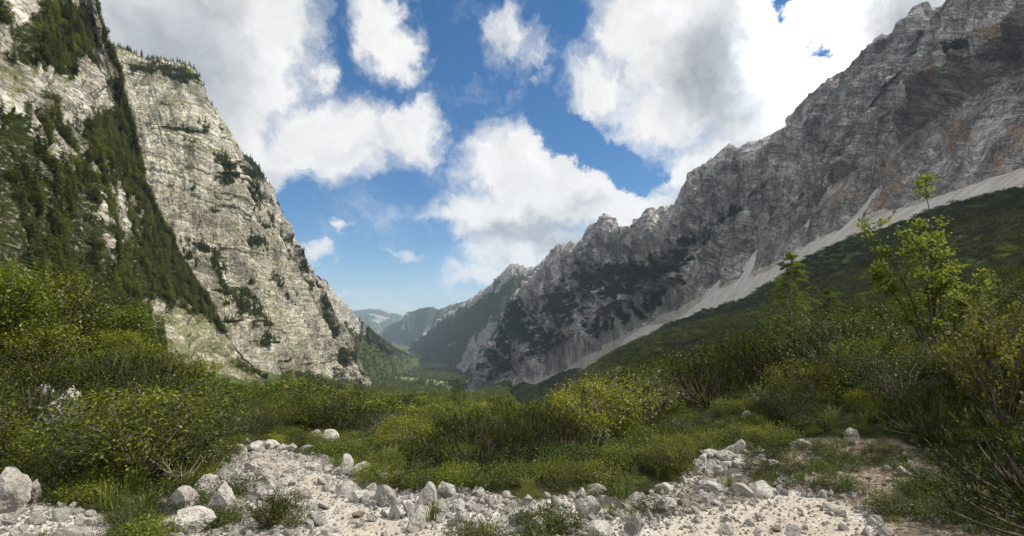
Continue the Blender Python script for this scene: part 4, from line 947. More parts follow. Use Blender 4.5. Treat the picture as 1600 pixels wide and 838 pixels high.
for q_ in [('dark dwarf pine directly behind the upper end of the stone field', 786, 7.1, 622, 0, 1.1), ('dwarf pine with rusty dead twigs beside the gravel, right of the stone field', 836, 8.8, 624, 1, 1.05), ('dark dwarf pine behind the broad triangular rock', 738, 7.4, 638, 2, 1.1), ('leftmost of the dark dwarf pines behind the stone field', 700, 8.2, 646, 3, 1.1),
           ('low dwarf pine at the edge of the stones below the mossy patch', 640, 6.7, 694, 3, 1.0), ('dwarf pine bordering the stones just behind the tall grey slab', 672, 6.6, 672, 0, 1.0), ('dwarf pine bordering the stones, front one of the dark group', 758, 6.1, 652, 1, 1.05), ('dwarf pine bordering the stones left of the gravel', 812, 6.2, 668, 2, 1.0),
           ('upright dwarf pine just under the slender feathery larch', 1200, 12.5, 500, 1, 1.2), ('big dark dwarf pine under the leaning sapling', 1425, 10.5, 478, 2, 1.2), ('dwarf pine left of the leaning sapling, right of the short bushy larch', 1345, 12, 488, 3, 1.2), ('dwarf pine above the silvery willow', 1100, 12, 560, 0, 1.2)]:
    hero('dwarf_pine', q_[0], 'dwarf pine', q_[1], q_[2], q_[3], NPINE[q_[4]], q_[5], clear=.5)
hero('dry_bush', 'bare pale forked twigs standing in front of the green thicket on the left', 'dry branches', 285, 5.2, 693, bare_shape(79, .8, 1.1, 9, .009, TWIG), 1.0, 0, clear=.35, parts=('dry_stem', 'foliage'))
hero('dry_bush', 'tangle of dry brown twigs at the foot of the big rock at lower left', 'dry branches', 60, 4.9, 775, bare_shape(80, .35, 1.0, 12, .006, BARK), 1.0, 0, clear=.3, parts=('dry_stem', 'foliage'))
hero('dead_snag', 'short bleached snag among the bushes left of the thin lone larch', 'dead trunk', 693, 27, 645, bare_shape(81, 1.2, .3, 1, .05, DEADW), 1.0, 0, parts=('trunk', 'foliage'))
hero('dead_snag', 'bent bleached branch sticking out of the bushes beyond the double boulder', 'dead trunk', 563, 26, 640, bare_shape(82, 1.4, .7, 2, .03, DEADW), 1.0, 0, parts=('trunk', 'foliage'))

# thickets round the path
MIXL = [('broad_leaved_bush', 6), ('willow_bush', 1.6), ('dwarf_pine', .8)]
field(-14, 0, 4.4, 8, .62, (-800, 380), MIXL, dict(broad_leaved_bush=(.45, 1.0), willow_bush=(.5, 1.0), dwarf_pine=(.5, .9)), False, 'left_near', .12)
field(-22, -1, 8, 15, 1.25, (-600, 500), [('broad_leaved_bush', 5), ('willow_bush', 1.6), ('dwarf_pine', 2.2), ('larch_tree', .3)], dict(broad_leaved_bush=(.8, 1.9), willow_bush=(.8, 1.5), dwarf_pine=(1.0, 1.7), larch_tree=(1.3, 2.2)), False, 'left_near', .25)
field(-30, -8, 12, 28, 2.6, (-500, 190), [('broad_leaved_tree', 1)], (3, 5.2), False, 'left_slope')
MIXM = [('broad_leaved_bush', 3), ('dwarf_pine', 5), ('willow_bush', 1.2), ('larch_tree', .35)]
HM = dict(broad_leaved_bush=(.7, 1.6), dwarf_pine=(.9, 1.9), willow_bush=(.6, 1.2), larch_tree=(1.2, 2.6), broad_leaved_tree=(2, 4), spruce_tree=(2, 4.5))
field(-3.5, 4, 6.6, 11, .85, (510, 900), [('broad_leaved_bush', 3.5), ('dwarf_pine', 5), ('willow_bush', 1.5)], dict(broad_leaved_bush=(.6, 1.3), dwarf_pine=(.9, 1.5), willow_bush=(.6, 1.1)), False, 'mid_near', .1)
field(-9, 12, 9.6, 26, 1.3, (400, 1000), MIXM, HM, False, 'mid_near')
field(-26, -5, 15, 30, 2.0, (-600, 520), [('broad_leaved_bush', 4), ('broad_leaved_tree', 3), ('dwarf_pine', 2), ('larch_tree', 1)], dict(broad_leaved_bush=(1.2, 2.6), broad_leaved_tree=(2.2, 4.4), dwarf_pine=(1, 1.8), larch_tree=(1.8, 3.8)), False, 'left_slope')
# right: low leafy plants along the bank, then dwarf pine
field(2.0, 13, 3.4, 8.5, .62, (1040, 2500), [('broad_leaved_bush', 5), ('willow_bush', 1.4), ('dwarf_pine', 1.2)], dict(broad_leaved_bush=(.4, .9), willow_bush=(.6, 1.1), dwarf_pine=(.6, 1.0)), False, 'right_near', .02)
field(1.0, 24, 8.5, 14, 1.15, (880, 2300), [('broad_leaved_bush', 2.6), ('willow_bush', 2), ('dwarf_pine', 5)], dict(broad_leaved_bush=(.8, 1.6), willow_bush=(1.0, 1.7), dwarf_pine=(1.1, 2.0)), False, 'right_near', .1)
field(3, 50, 14, 32, 1.5, (900, 2300), [('dwarf_pine', 9), ('broad_leaved_bush', .8), ('larch_tree', .25)], dict(dwarf_pine=(1.1, 2.1), broad_leaved_bush=(.9, 1.8), larch_tree=(1.6, 3)), False, 'right_slope')
# middle distance
MIXF = [('broad_leaved_tree', 5), ('broad_leaved_bush', 2.5), ('larch_tree', 1.6), ('spruce_tree', 1.0), ('dwarf_pine', 1)]
HF = dict(broad_leaved_tree=(3, 5.5), broad_leaved_bush=(1.4, 2.6), larch_tree=(3.5, 7.5), spruce_tree=(3.5, 7), dwarf_pine=(1.5, 2.4))
field(-75, -6, 30, 62, 2.7, (-400, 560), MIXF, HF, True, 'left_slope')
field(-26, 8, 26, 70, 2.1, (480, 930), [('broad_leaved_bush', 3), ('broad_leaved_tree', 1.4), ('dwarf_pine', 3), ('larch_tree', .7), ('spruce_tree', .3)], dict(HF, broad_leaved_bush=(1, 2.2), broad_leaved_tree=(1.8, 3.4), larch_tree=(2, 4.5)), True, 'middle')
field(-170, 30, 62, 170, 3.8, (-160, 800), MIXF, dict(HF, broad_leaved_tree=(3.5, 6.5), larch_tree=(5, 9), spruce_tree=(5, 9)), True, 'left_slope')
def off_cliffs(x, y, px): return x > edge_x([p[:2] + (0,) for p in BASE_L1 + BASE_L2], y) - 14
field(-190, 130, 170, 420, 5.2, (-160, 860), MIXF, dict(HF, broad_leaved_tree=(4, 7.5), larch_tree=(6, 11), spruce_tree=(6, 11)), True, 'left_slope', extra=off_cliffs)
field(-420, 110, 420, 1100, 8.0, (400, 840), [('broad_leaved_tree', 6), ('spruce_tree', 2.5), ('larch_tree', 2)], dict(broad_leaved_tree=(6, 10), spruce_tree=(8, 14), larch_tree=(8, 13)), True, 'valley')
def not_open(x, y, px):
    m = scree_amount(x, y) < .4
    for pts, w in FANS: m &= seg_mask(x, y, pts, w) < .45
    md = np.maximum(seg_mask(x, y, xy((640, 606, 1900), (700, 608, 1450), (720, 612, 1300)), 60), 0)
    return m & ((md < .5) | (rng.rand(len(x)) < .3))
field(-520, 140, 1100, 2600, 15, (560, 800), [('broad_leaved_tree', 5), ('spruce_tree', 2), ('larch_tree', 2)], dict(broad_leaved_tree=(9, 14), spruce_tree=(11, 17), larch_tree=(10, 15)), True, 'valley', extra=not_open)
# right slope: dwarf pine in an unbroken carpet up to the scree
def below_scree(x, y, px): return (scree_amount(x, y) < .35) & (x < edge_x(BASE_R, y)) & (fbm(np.stack([x, y * .6, 0 * x], -1), .03, 3, 83) < .4)
DP = [('dwarf_pine', 30), ('broad_leaved_bush', 1.2), ('larch_tree', .3)]
field(4, 120, 32, 75, 2.3, (880, 2300), [('dwarf_pine', 12), ('larch_tree', .3), ('broad_leaved_bush', .5)], dict(dwarf_pine=(1.2, 2.0), larch_tree=(2, 4), broad_leaved_bush=(1, 1.8)), True, 'right_slope')
field(5, 260, 75, 170, 3.0, (830, 2200), DP, dict(dwarf_pine=(1.2, 2.8), broad_leaved_bush=(1.2, 2.4), larch_tree=(2.5, 5)), True, 'right_slope', wid=(1.1, 1.5))
field(5, 390, 170, 420, 4.0, (810, 1760), DP, dict(dwarf_pine=(1.4, 3.2), broad_leaved_bush=(1.5, 3), larch_tree=(3, 7)), True, 'right_slope', extra=below_scree, wid=(1.2, 1.7))
field(-60, 330, 420, 900, 5.6, (770, 1400), DP[:2], (2, 3.6), True, 'right_slope', extra=below_scree, wid=(1.4, 2))
field(-160, 280, 900, 1550, 9, (730, 1100), DP[:1], (3, 4.5), True, 'right_slope', extra=below_scree, wid=(1.5, 2.2))

# on the mountains: where the rock carries green
def on_rock(c, n, mix, hr, zone, thr=.5, sink=.3, wid=(1, 1), bias=None, tmax=1.04):
    P = c['P'].reshape(-1, 3); v = c['at']['veg'].ravel(); T = c['T'].ravel(); N = c['N'].reshape(-1, 3); px, py = c['px'].ravel(), c['py'].ravel()
    facing = ((N * P).sum(1) < 0); e1 = np.gradient(c['P'], axis=0); e2 = np.gradient(c['P'], axis=1); ar = np.linalg.norm(np.cross(e1, e2), axis=-1).ravel()
    w = np.clip((v - thr) * 4, 0, 1) * ar * ((T > 0) & (T < tmax)) * ((facing) | (T > .985)) * ((px > -60) & (px < 1660) & (py > -60))
    if bias is not None: w = w * bias(px, py, T)
    idx = rng.choice(len(P), n, p=w / w.sum())
    for i in idx:
        kn = choose(mix); lo, hi = hr[kn] if isinstance(hr, dict) else hr
        h = lo + (hi - lo) * rng.rand() ** 1.5
        put(kn, P[i, 0] + rng.normal() * .6, P[i, 1] + rng.normal() * .6, P[i, 2] - sink - h * .05, h, True, zone, wid[0] + (wid[1] - wid[0]) * rng.rand())
on_rock(L1, 9000, [('larch_tree', 4.5), ('spruce_tree', 4), ('broad_leaved_tree', 2.5), ('broad_leaved_bush', 2)], dict(larch_tree=(4, 11), spruce_tree=(4, 12), broad_leaved_tree=(3, 6), broad_leaved_bush=(1.5, 3)), 'cliff_near', .42)
on_rock(L1, 2600, [('broad_leaved_bush', 4), ('larch_tree', 2), ('broad_leaved_tree', 2)], dict(larch_tree=(3, 8), broad_leaved_tree=(2.5, 5), broad_leaved_bush=(1.2, 3)), 'cliff_near', .2, bias=lambda px, py, T: ((px > 190) & (py > 250)) + .15)
on_rock(L2, 1500, [('spruce_tree', 5), ('larch_tree', 3), ('dwarf_pine', 4)], dict(spruce_tree=(3, 10), larch_tree=(3, 9), dwarf_pine=(1.5, 3)), 'cliff_pale', .35)
on_rock(L2B, 900, [('spruce_tree', 5), ('dwarf_pine', 4)], dict(spruce_tree=(4, 11), dwarf_pine=(2, 4)), 'cliff_pale', .45)
on_rock(L3, 6000, [('spruce_tree', 2), ('broad_leaved_tree', 4), ('larch_tree', 3)], dict(spruce_tree=(8, 17), broad_leaved_tree=(7, 13), larch_tree=(8, 15)), 'valley', .5)
on_rock(RIGHT, 5200, DP[:1], (2.2, 4.5), 'wall_right', .42, wid=(1.4, 2.2))
def rim(c, px0, px1, n, hr, zone):
    P = c['P']; j = np.argmin(np.abs(c['T'][0] - 1.0)); q = P[:, j]; px = c['px'][:, j]; ok = np.nonzero((px > px0) & (px < px1))[0]
    for i in rng.choice(ok, n): put(choose([('spruce_tree', 3), ('larch_tree', 1)]), q[i, 0] + rng.normal(), q[i, 1] + rng.normal(), q[i, 2] - 1.5, hr[0] + (hr[1] - hr[0]) * rng.rand(), True, zone)
rim(L2, 175, 300, 90, (3, 8), 'cliff_pale'); rim(L2, 300, 520, 60, (3, 8), 'cliff_pale'); rim(L1, 110, 200, 40, (4, 10), 'cliff_near'); rim(L2B, 360, 450, 30, (4, 8), 'cliff_pale')

# ------------------------------------------------------------------ what shows most becomes a thing of its own, the rest of each kind is one mass
def visible_area(items):
    """painter's count of the pixels each plant would show, on an 800 px wide picture"""
    W_, H_ = 800, 419; buf = np.full((H_, W_), -1, np.int32)
    for i in sorted(range(len(items)), key=lambda k: -items[k]['y']):
        q = items[i]; k = 400 / q['y']; cx = 400 + q['x'] * k; top = HZ / 2 - (q['z'] + q['h'] * .95) * k; bot = HZ / 2 - q['z'] * k; hw = q['w'] * .42 * k
        x0, x1, y0, y1 = int(round(cx - hw)), int(round(cx + hw)) + 1, int(round(top)), int(round(bot)) + 1
        if x1 <= 0 or x0 >= W_ or y1 <= 0 or y0 >= H_: continue
        buf[max(y0, 0):max(y1, 0), max(x0, 0):max(x1, 0)] = i
    return np.bincount(buf[buf >= 0].ravel(), minlength=len(items))
def scatter_node_group(coll):
    g = bpy.data.node_groups.new('scatter', 'GeometryNodeTree'); g.interface.new_socket('Geometry', in_out='INPUT', socket_type='NodeSocketGeometry'); g.interface.new_socket('Geometry', in_out='OUTPUT', socket_type='NodeSocketGeometry')
    n = g.nodes; l = g.links; gi = n.new('NodeGroupInput'); go = n.new('NodeGroupOutput'); ip = n.new('GeometryNodeInstanceOnPoints'); ci = n.new('GeometryNodeCollectionInfo')
    ci.inputs['Collection'].default_value = coll; ci.inputs['Separate Children'].default_value = True; ci.inputs['Reset Children'].default_value = True
    def na(name, ty):
        a = n.new('GeometryNodeInputNamedAttribute'); a.data_type = ty; a.inputs['Name'].default_value = name
        return [o for o in a.outputs if o.enabled and o.name == 'Attribute'][0]
    l.new(gi.outputs[0], ip.inputs['Points']); l.new(ci.outputs[0], ip.inputs['Instance']); ip.inputs['Pick Instance'].default_value = True
    l.new(na('pick', 'INT'), ip.inputs['Instance Index']); l.new(na('turn', 'FLOAT_VECTOR'), ip.inputs['Rotation']); l.new(na('size', 'FLOAT_VECTOR'), ip.inputs['Scale'])
    l.new(ip.outputs[0], go.inputs[0]); return g
def mass(name, label, cat, pos, turn, size, pick, meshes):
    coll = bpy.data.collections.new(name + '_shapes')
    for i, me in enumerate(meshes): coll.objects.link(bpy.data.objects.new('%s_shape_%02d' % (name, i), me))
    me = bpy.data.meshes.new(name); me.vertices.add(len(pos)); me.vertices.foreach_set('co', np.asarray(pos, np.float32).ravel())
    a = me.attributes.new('turn', 'FLOAT_VECTOR', 'POINT'); a.data.foreach_set('vector', np.asarray(turn, np.float32).ravel())
    a = me.attributes.new('size', 'FLOAT_VECTOR', 'POINT'); a.data.foreach_set('vector', np.asarray(size, np.float32).ravel())
    a = me.attributes.new('pick', 'INT', 'POINT'); a.data.foreach_set('value', np.asarray(pick, np.int32))
    o = link(name, me); md = o.modifiers.new('scatter', 'NODES'); md.node_group = scatter_node_group(coll)
    tag(o, label, cat, kind='stuff'); return o

ORD = ['leftmost', 'second from left', 'third from left', 'fourth from left', 'fifth from left', 'sixth from left', 'seventh from left', 'eighth from left', 'ninth from left']
LOOK = dict(dwarf_pine='dwarf pine', broad_leaved_bush='leafy bush', broad_leaved_tree='leafy tree', larch_tree='green larch', spruce_tree='dark spruce', willow_bush='pale-leaved willow')
PLACE = dict(left_near='left of the path', mid_near='beyond the stone field', right_near='above the soil bank', left_slope='below the left cliffs', middle='in the hollow beyond the path',
             right_slope='below the right scree', valley='on the valley side', cliff_near='on the nearest buttress', cliff_pale='on the pale cliff', wall_right='on the grey wall')
area = visible_area(PL)
GROUPS = dict(dwarf_pine='dwarf pines', broad_leaved_bush='leafy bushes', broad_leaved_tree='broad-leaved trees', larch_tree='larches', spruce_tree='spruces', willow_bush='willow bushes')
def emit(q, label, group, small):
    k = KIND[q['kind']]; sc = (q['s'] * q['wid'], q['s'] * q['wid'], q['s'])
    if small: o = link(q['kind'], q['sh'].whole)
    else:
        o = bpy.data.objects.new(q['kind'], None); C.objects.link(o); o.empty_display_size = .2
        tree = 'tree' in q['kind']
        link('trunk' if tree else 'stem', q['sh'].trunk, o); link('crown' if tree else 'foliage', q['sh'].crown, o)
    o.location = (q['x'], q['y'], q['z']); o.rotation_euler = (0, 0, q['rot']); o.scale = sc; tag(o, label, k['cat'], group)
for kn in KIND:
    ids = [i for i in range(len(PL)) if PL[i]['kind'] == kn]
    shown = sorted([i for i in ids if area[i] >= 4], key=lambda i: -area[i])[:295]; rest = set(ids) - set(shown)
    bucket = {}
    for i in shown: bucket.setdefault(PL[i]['zone'], []).append(i)
    for zone, lst in bucket.items():
        # the biggest ones are told apart by their order from the left in their band of distance
        big = lst[:27]; big.sort(key=lambda i: PL[i]['y']); n = len(big); bands = [big] if n <= 9 else [big[:n // 2], big[n // 2:]] if n <= 18 else [big[:n // 3], big[n // 3:2 * n // 3], big[2 * n // 3:]]
        names = {1: [''], 2: ['near', 'far'], 3: ['front', 'middle', 'back']}[len(bands)]
        for b, nm in zip(bands, names):
            b.sort(key=lambda i: PL[i]['x'] / PL[i]['y'])
            for k, i in enumerate(b):
                emit(PL[i], ('%s %s, %s in the %s row' % (LOOK[kn], PLACE[zone], ORD[k], nm)).replace(' in the  row', ''), GROUPS[kn] + ' ' + PLACE[zone], PL[i]['h'] / PL[i]['y'] * 512 < 9)
        for i in lst[27:]: emit(PL[i], '%s %s, among the smaller or half-hidden ones' % (LOOK[kn], PLACE[zone]), GROUPS[kn] + ' ' + PLACE[zone], PL[i]['h'] / PL[i]['y'] * 512 < 9)
    rest = [i for i in rest if abs(PL[i]['x'] / PL[i]['y']) < 2.4]
    if rest:
        shapes = []; 
        for i in rest:
            if PL[i]['sh'] not in shapes: shapes.append(PL[i]['sh'])
        mass(kn + '_thicket' if 'tree' not in kn else kn[:-5] + '_wood', 'unbroken mass of %s covering the slopes behind the single ones' % GROUPS[kn], 'thicket' if 'tree' not in kn else 'wood',
             [(PL[i]['x'], PL[i]['y'], PL[i]['z']) for i in rest], [(0, 0, PL[i]['rot']) for i in rest], [(PL[i]['s'] * PL[i]['wid'], PL[i]['s'] * PL[i]['wid'], PL[i]['s']) for i in rest], [shapes.index(PL[i]['sh']) for i in rest], [s.whole for s in shapes])
print('plants', len(PL), {k: sum(1 for q in PL if q['kind'] == k) for k in KIND})

# ------------------------------------------------------------------ stones: broken limestone, the larger ones each a thing
def stone_mat(name, a, b, c):
    m, t, out = new_mat(name); pos = t.node('ShaderNodeTexCoord').outputs['Object']; oi = t.node('ShaderNodeObjectInfo').outputs['Random']
    off = t.vec('ADD', pos, t.scale(t.node('ShaderNodeObjectInfo').outputs['Location'], 1.0))
    n = t.noise(off, 2.2, 6, .65); f = t.noise(off, 14, 5, .7)
    v = t.math('MULTIPLY_ADD', t.math('SUBTRACT', f, .5), .7, n); v = t.math('MULTIPLY_ADD', t.math('SUBTRACT', oi, .5), .34, v)
    col = t.ramp(v, [(.22, a), (.5, b), (.78, c)])
    lich = t.ss(t.noise(off, 5, 5, .7), .56, .66); col = t.mix(t.math('MULTIPLY', lich, .45), col, (.15, .145, .13))
    h = t.math('MULTIPLY_ADD', f, .5, n); bsdf(t, out, col, .92, .15, bump(t, h, .06)); return m
STONE = stone_mat('limestone_block', (.24, .222, .20), (.44, .415, .38), (.63, .605, .56))
STONEB = stone_mat('brown_limestone', (.16, .12, .085), (.29, .235, .175), (.42, .36, .28))
_ico = None
def ico(sub):
    bm = bmesh.new(); bmesh.ops.create_icosphere(bm, subdivisions=sub, radius=1); V = np.array([v.co[:] for v in bm.verts]); F = np.array([[v.index for v in f.verts] for f in bm.faces]); bm.free(); return V, F
ICO = {k: ico(k) for k in (2, 4, 5)}
def stone_mesh(name, seed, sub, cuts, mat, rough=.05, depth=(.32, .78)):
    r = np.random.RandomState(seed); V, F = ICO[sub]; V = V.copy()
    for i in range(cuts):
        n = unit(r.normal(size=3)); d = depth[0] + (depth[1] - depth[0]) * r.rand(); s = V @ n - d; V = V - np.where(s > 0, s, 0)[:, None] * n
    if rough: V = V + unit(V) * (fbm(V, 2.2, 5, seed, .6)[:, None] * rough * 2 + fbm(V, 1.2, 3, seed + 2)[:, None] * rough)
    lo, hi = V.min(0), V.max(0); V = (V - (lo + hi) / 2) / (hi - lo)
    return make_mesh(name, [(V, F, None, 0)], [mat])
STONES = [stone_mesh('stone', 100 + i, 4, 13 + i % 5, STONE) for i in range(10)]
BROWN = stone_mesh('stone_brown', 130, 4, 12, STONEB)
BLOCKS = [stone_mesh('boulder', 140 + i, 5, 16, STONE, .09, (.5, .9)) for i in range(4)]
PEB = [stone_mesh('pebble', 150 + i, 2, 9, STONE, 0) for i in range(6)]
PEBB = [stone_mesh('pebble_brown', 160 + i, 2, 9, STONEB, 0) for i in range(2)]
RK = []
def stone_at(px, py, wpx, hpx, mesh=None, label=None, rot=None, sink=.22, depth=.85, tilt=.25, name='stone'):
    X, Y = pix_to_ground(px, py); w = wpx * Y / 800; h = hpx * Y / 800; z = float(ground(np.array([X]), np.array([Y]))[0])
    Yc = Y + w * depth * .4
    o = link(name, mesh or STONES[rng.randint(len(STONES))]); o.scale = (w, w * depth, h / (1 - sink)); o.location = ((px - 800) / 800 * Yc, Yc, z + h / (1 - sink) * (.5 - sink))
    o.rotation_euler = (rng.normal() * tilt * .4, rng.normal() * tilt * .4, rng.normal() * .5 if rot is None else rot)
    RK.append((X, Y, w)); tag(o, label, 'boulder' if name == 'boulder' else 'stone', 'loose limestone blocks about the path'); return o
B = lambda i: BLOCKS[i % 4]
# (px, lowest row, width, height, shape, label)
for i, q in enumerate([
    (95, 672, 60, 66, B(0), 'large pale boulder half hidden in bushes on the left slope'), (68, 620, 26, 20, B(1), 'pale rock top showing above the large boulder on the left slope'), (35, 716, 26, 18, None, 'small grey rock under the dark pine at the far left'),
    (493, 692, 22, 22, B(2), 'left half of the double white boulder beyond the path'), (516, 698, 28, 26, B(3), 'right half of the double white boulder beyond the path'), (562, 700, 16, 14, None, 'pale rock peeping from bushes right of the double white boulder'),
    (541, 742, 24, 32, B(1), 'upright grey rock standing at the far side of the path'), (562, 746, 36, 22, B(2), 'rounded pinkish boulder beside the upright grey rock'), (596, 752, 22, 18, None, 'cracked rock just right of the rounded pinkish boulder'), (622, 748, 18, 10, None, 'low pale rock among grass behind the stone field'),
    (545, 778, 40, 22, None, 'broad grey rock sunk at the path border below the upright rock'), (602, 797, 34, 32, B(3), 'grey wedge-shaped boulder in the mossy patch of the path border'), (566, 790, 36, 14, None, 'flat pale slab left of the grey wedge-shaped boulder'), (622, 814, 30, 22, None, 'low triangular grey block near the middle of the stone field'),
    (641, 806, 22, 24, None, 'white block with a rounded top beside the triangular block'), (648, 834, 30, 28, B(0), 'dark grey round stone at the bottom of the picture'), (498, 824, 20, 18, None, 'grey rounded stone on the lower path edge'), (560, 816, 20, 9, BROWN, 'thin brown flat stone lying on the sandy path'),
    (668, 792, 30, 34, B(1), 'tall grey slab leaning at the top of the stone field'), (698, 784, 36, 24, B(2), 'broad grey triangular rock at the back of the stone field'), (692, 805, 22, 24, None, 'squarish grey stone below the broad triangular rock'), (718, 800, 26, 16, None, 'small flat stone right of the squarish grey one'),
    (721, 826, 28, 24, B(3), 'rounded white boulder low in the stone field'), (737, 846, 30, 40, B(0), 'long dark grey stone pointing down at the lower border'), (742, 846, 20, 18, None, 'small pink-white stone at the lower border by the long dark one'), (678, 758, 22, 20, None, 'grey rock at the feet of the dark pines'),
    (756, 838, 18, 20, None, 'upright little stone right of the long dark grey stone'), (770, 800, 20, 16, None, 'grey stone under the dark pines left of the gravel'), (783, 828, 22, 18, None, 'pale stone between the white boulder and the gravel'), (800, 806, 26, 18, None, 'flat-topped pale stone at the left end of the gravel'),
    (838, 838, 36, 26, B(1), 'mottled boulder at the bottom left of the gravel'), (822, 792, 22, 14, None, 'white stone by the willow roots'), (866, 836, 18, 14, None, 'small white stone right of the mottled boulder'), (918, 815, 38, 34, B(2), 'largest rounded boulder in the gravel right of centre'), (932, 782, 34, 20, B(3), 'long pale rock above the largest rounded boulder'),
    (910, 784, 18, 18, None, 'round grey rock left of the long pale rock'), (868, 800, 14, 22, None, 'narrow upright stone left of the largest rounded boulder'), (945, 798, 18, 16, None, 'small grey stone touching the largest rounded boulder'), (989, 842, 30, 36, B(0), 'grey smooth boulder at the bottom between gravel and soil'), (1017, 822, 12, 22, None, 'white pointed splinter of stone in the gravel'),
    (1014, 804, 22, 16, None, 'grey block on the edge of the soil'), (1037, 768, 30, 16, B(1), 'pale boulder under leafy plants at the soil edge'), (1085, 744, 16, 14, None, 'small white stone half way up the bank'), (1110, 722, 30, 13, B(2), 'left one of the two flat slabs on the bank'), (1134, 728, 28, 16, B(3), 'right one of the two flat slabs on the bank'),
    (1153, 716, 22, 22, B(0), 'square white rock at the top of the bank'), (1170, 708, 16, 11, None, 'grey rounded stone right of the square white rock'), (1188, 716, 18, 12, None, 'grey tilted stone at the right end of the slabs'), (1115, 772, 32, 14, None, 'dark flat stone sticking out of the brown soil'), (1165, 688, 22, 8, None, 'pale flat stone among grass above the bank'),
    (1168, 655, 18, 10, None, 'white stone in the grass behind the bank'), (1250, 708, 34, 15, B(1), 'grey flat boulder under the green carpet of the bank'), (1217, 748, 26, 10, None, 'pale flat stone at the foot of the bank'), (1331, 694, 24, 18, None, 'leaning pale slab under the bushes on the bank'), (1411, 754, 18, 16, None, 'round grey stone on the pebbly bank'),
    (1240, 842, 30, 16, None, 'white stone at the lower border on the right trail'), (1213, 834, 16, 10, BROWN, 'little dark stone left of the white one on the right trail'), (1136, 818, 16, 10, None, 'pale stone lying on the right trail'), (1135, 836, 22, 16, None, 'grey stone at the lower border of the right trail'), (1572, 752, 16, 16, None, 'small white stone among leaves at the right edge'),
    (318, 778, 46, 30, B(2), 'upper white block of the rock heap left of the path'), (345, 815, 52, 60, B(0), 'largest rough white boulder of the rock heap left of the path'), (285, 800, 46, 40, B(1), 'left white boulder of the rock heap beside the dry twigs'), (305, 842, 60, 36, B(3), 'lowest white boulder of the rock heap'), (258, 790, 20, 12, None, 'small white stone under the dry twigs'),
    (14, 805, 60, 70, B(3), 'big rough grey boulder cut by the left edge'), (44, 795, 34, 40, B(0), 'white boulder right of the big rough one at the left edge'), (62, 772, 16, 12, None, 'white stone in the greenery above the left gravel'), (92, 824, 24, 18, None, 'pale block on the gravel at lower left'), (130, 828, 22, 12, None, 'grey flat stone at the right end of the left gravel'),
    (372, 712, 26, 18, B(1), 'first rock of the low wall at the far path rim, counted from left'), (398, 706, 26, 16, B(2), 'second rock of the low wall at the far path rim, counted from left'), (425, 703, 24, 13, B(3), 'third rock of the low wall at the far path rim, counted from left'), (450, 706, 30, 14, B(0), 'fourth rock of the low wall at the far path rim, counted from left'), (476, 708, 26, 13, B(2), 'last rock of the low wall at the far path rim, counted from left'),
    (420, 756, 20, 12, None, 'grey stone behind the small leafy bush on the path'), (502, 757, 22, 10, None, 'flat pale stone in the middle of the path'), (505, 798, 22, 10, None, 'dark-edged flat stone on the sandy part of the path'), (408, 768, 24, 16, None, 'pale stone left of the small leafy bush')]):
    stone_at(*q[:5], label=q[5], name='boulder' if q[2] >= 26 else 'stone')
# smaller loose blocks, then gravel
ZN = [(PATH, 260, 'loose stone among many on the pale path')]
def inside(polys, sp, m=-.05):
    x, y = jitter(-9, 9, 3.2, 16, sp); k = np.zeros(len(x), bool)
    for p in polys: k |= poly_dist(x, y, p) > m
    px = 800 + 800 * x / y; k &= (px > -40) & (px < 1640); return x[k], y[k]
LOOSE = [('loose grey-white stone on the stony strip left of the middle', -.1, 800), ('loose grey-white stone in the pale gravel right of the middle', 800, 1700)]
x, y = inside([PATH, GRAVEL_L], .19); tr = np.maximum(poly_dist(x, y, TRAIL), poly_dist(x, y, TRAIL_R)); keep = (tr < -.05) | (rng.rand(len(x)) < .05); x, y = x[keep], y[keep]
sz = np.clip(.06 * (1 - rng.rand(len(x))) ** -.45, .06, .24); px = 800 + 800 * x / y; py = HZ - 800 * ground(x, y) / y
order = [i for i in np.argsort(-sz / y) if py[i] < 850 and all(math.hypot(x[i] - a, y[i] - b) > w * .5 for a, b, w in RK)][:225]
for i in order:
    s = sz[i] * (.9 + .3 * rng.rand()); o = link('stone', STONES[rng.randint(len(STONES))]); hh = s * (.5 + .4 * rng.rand())
    o.scale = (s, s * (.6 + .4 * rng.rand()), hh); o.rotation_euler = (rng.normal() * .25, rng.normal() * .25, rng.rand() * 6.28); o.location = (x[i], y[i], float(ground(x[i:i + 1], y[i:i + 1])[0]) + hh * .16)
    where = 'left of the path bend' if px[i] < 400 else 'along the pale path' if px[i] < 560 else 'in the stone field below the dark pines' if px[i] < 800 else 'in the gravel right of centre' if px[i] < 1080 else 'near the right-hand trail'
    tag(o, 'small loose limestone block %s' % where, 'stone', 'small stones ' + where)
def gravel(name, label, polys, sp, smin, smax, meshes, trail_keep):
    x, y = inside(polys, sp); tr = np.maximum(poly_dist(x, y, TRAIL), poly_dist(x, y, TRAIL_R)); keep = (tr < 0) | (rng.rand(len(x)) < trail_keep); keep &= (HZ - 800 * ground(x, y) / y) < 870
    x, y = x[keep], y[keep]; s = smin * (1 - rng.rand(len(x))) ** -.5; s = np.minimum(s, smax); z = ground(x, y) + s * .12
    mass(name, label, 'gravel', np.stack([x, y, z], 1), rng.rand(len(x), 3) * 6.28, np.stack([s, s * (.6 + .4 * rng.rand(len(x))), s * (.45 + .35 * rng.rand(len(x)))], 1), rng.randint(0, len(meshes), len(x)), meshes)
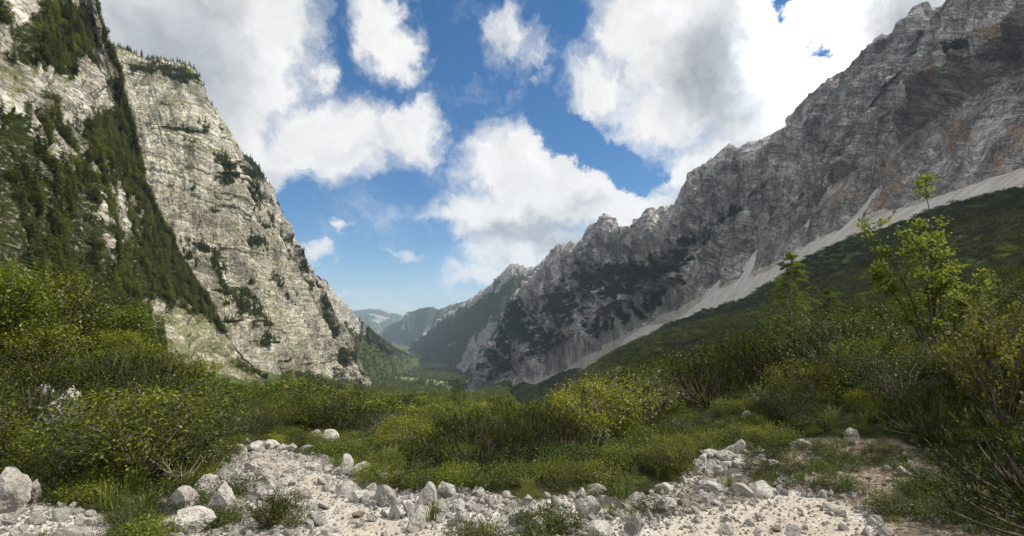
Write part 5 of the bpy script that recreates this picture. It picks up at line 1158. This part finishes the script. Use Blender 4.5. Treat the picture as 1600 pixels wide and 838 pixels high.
gravel('gravel', 'pale limestone gravel strewn over the path', [PATH, GRAVEL_L], .042, .016, .10, PEB, .4)
gravel('bank_gravel', 'brownish pebbles on the bare soil bank at the right', [BANK], .085, .016, .08, PEB + PEBB, 1)

# ------------------------------------------------------------------ undergrowth: grass and low leaves that cover the soil
GR = [make_mesh('grass_tuft', grass_tuft(170 + i, .26, .34, 46, .007), [M_GRASS]) for i in range(3)]
LOWS = []
for i, m_ in enumerate((M_LOW, M_LOW, M_BROAD, M_BRIGHT)):
    w_, l_ = broadleaf(180 + i, .22, .5, clumps=26, nleaf=60, leaf=.024, spread=.12); LOWS.append(make_mesh('low_plant', [w_, l_], [BARK, m_]))
def cover(name, label, sp, x0, x1, y0, y1, meshes, size, extra):
    x, y = jitter(x0, x1, y0, y1, sp); px = 800 + 800 * x / y; k = (px > -700) & (px < 2300)
    if extra is not None: k &= extra(x, y)
    x, y = x[k], y[k]; z = ground(x, y) - .01; s = size[0] + (size[1] - size[0]) * rng.rand(len(x))
    mass(name, label, 'undergrowth', np.stack([x, y, z], 1), np.stack([0 * x, 0 * x, rng.rand(len(x)) * 6.28], 1), np.stack([s, s, s * (.7 + .5 * rng.rand(len(x)))], 1), rng.randint(0, len(meshes), len(x)), meshes)
def off_path(x, y): return clear_of_path(x, y, -.04)
cover('undergrowth', 'low leafy plants and grass covering the soil between the bushes', .27, -15, 15, 3.6, 15, LOWS + GR, (.4, 1.1), off_path)
cover('undergrowth', 'low green growth on the ground among the farther bushes', .8, -40, 40, 15, 40, LOWS, (2.0, 3.6), off_path)
def tufts_on_path(x, y):
    p = np.stack([x, y, 0 * x], -1); n = fbm(p, .8, 3, 77); tr = np.maximum(poly_dist(x, y, TRAIL), poly_dist(x, y, TRAIL_R)); ins = ~clear_of_path(x, y, -.04)
    bk = poly_dist(x, y, BANK) > 0
    return ins & (tr < -.15) & ((n > .14) | (bk & (n > -.04)))
cover('grass', 'grass and moss tufts growing between the stones of the path', .17, -9, 9, 3.4, 10, GR + LOWS[:2], (.35, .8), tufts_on_path)
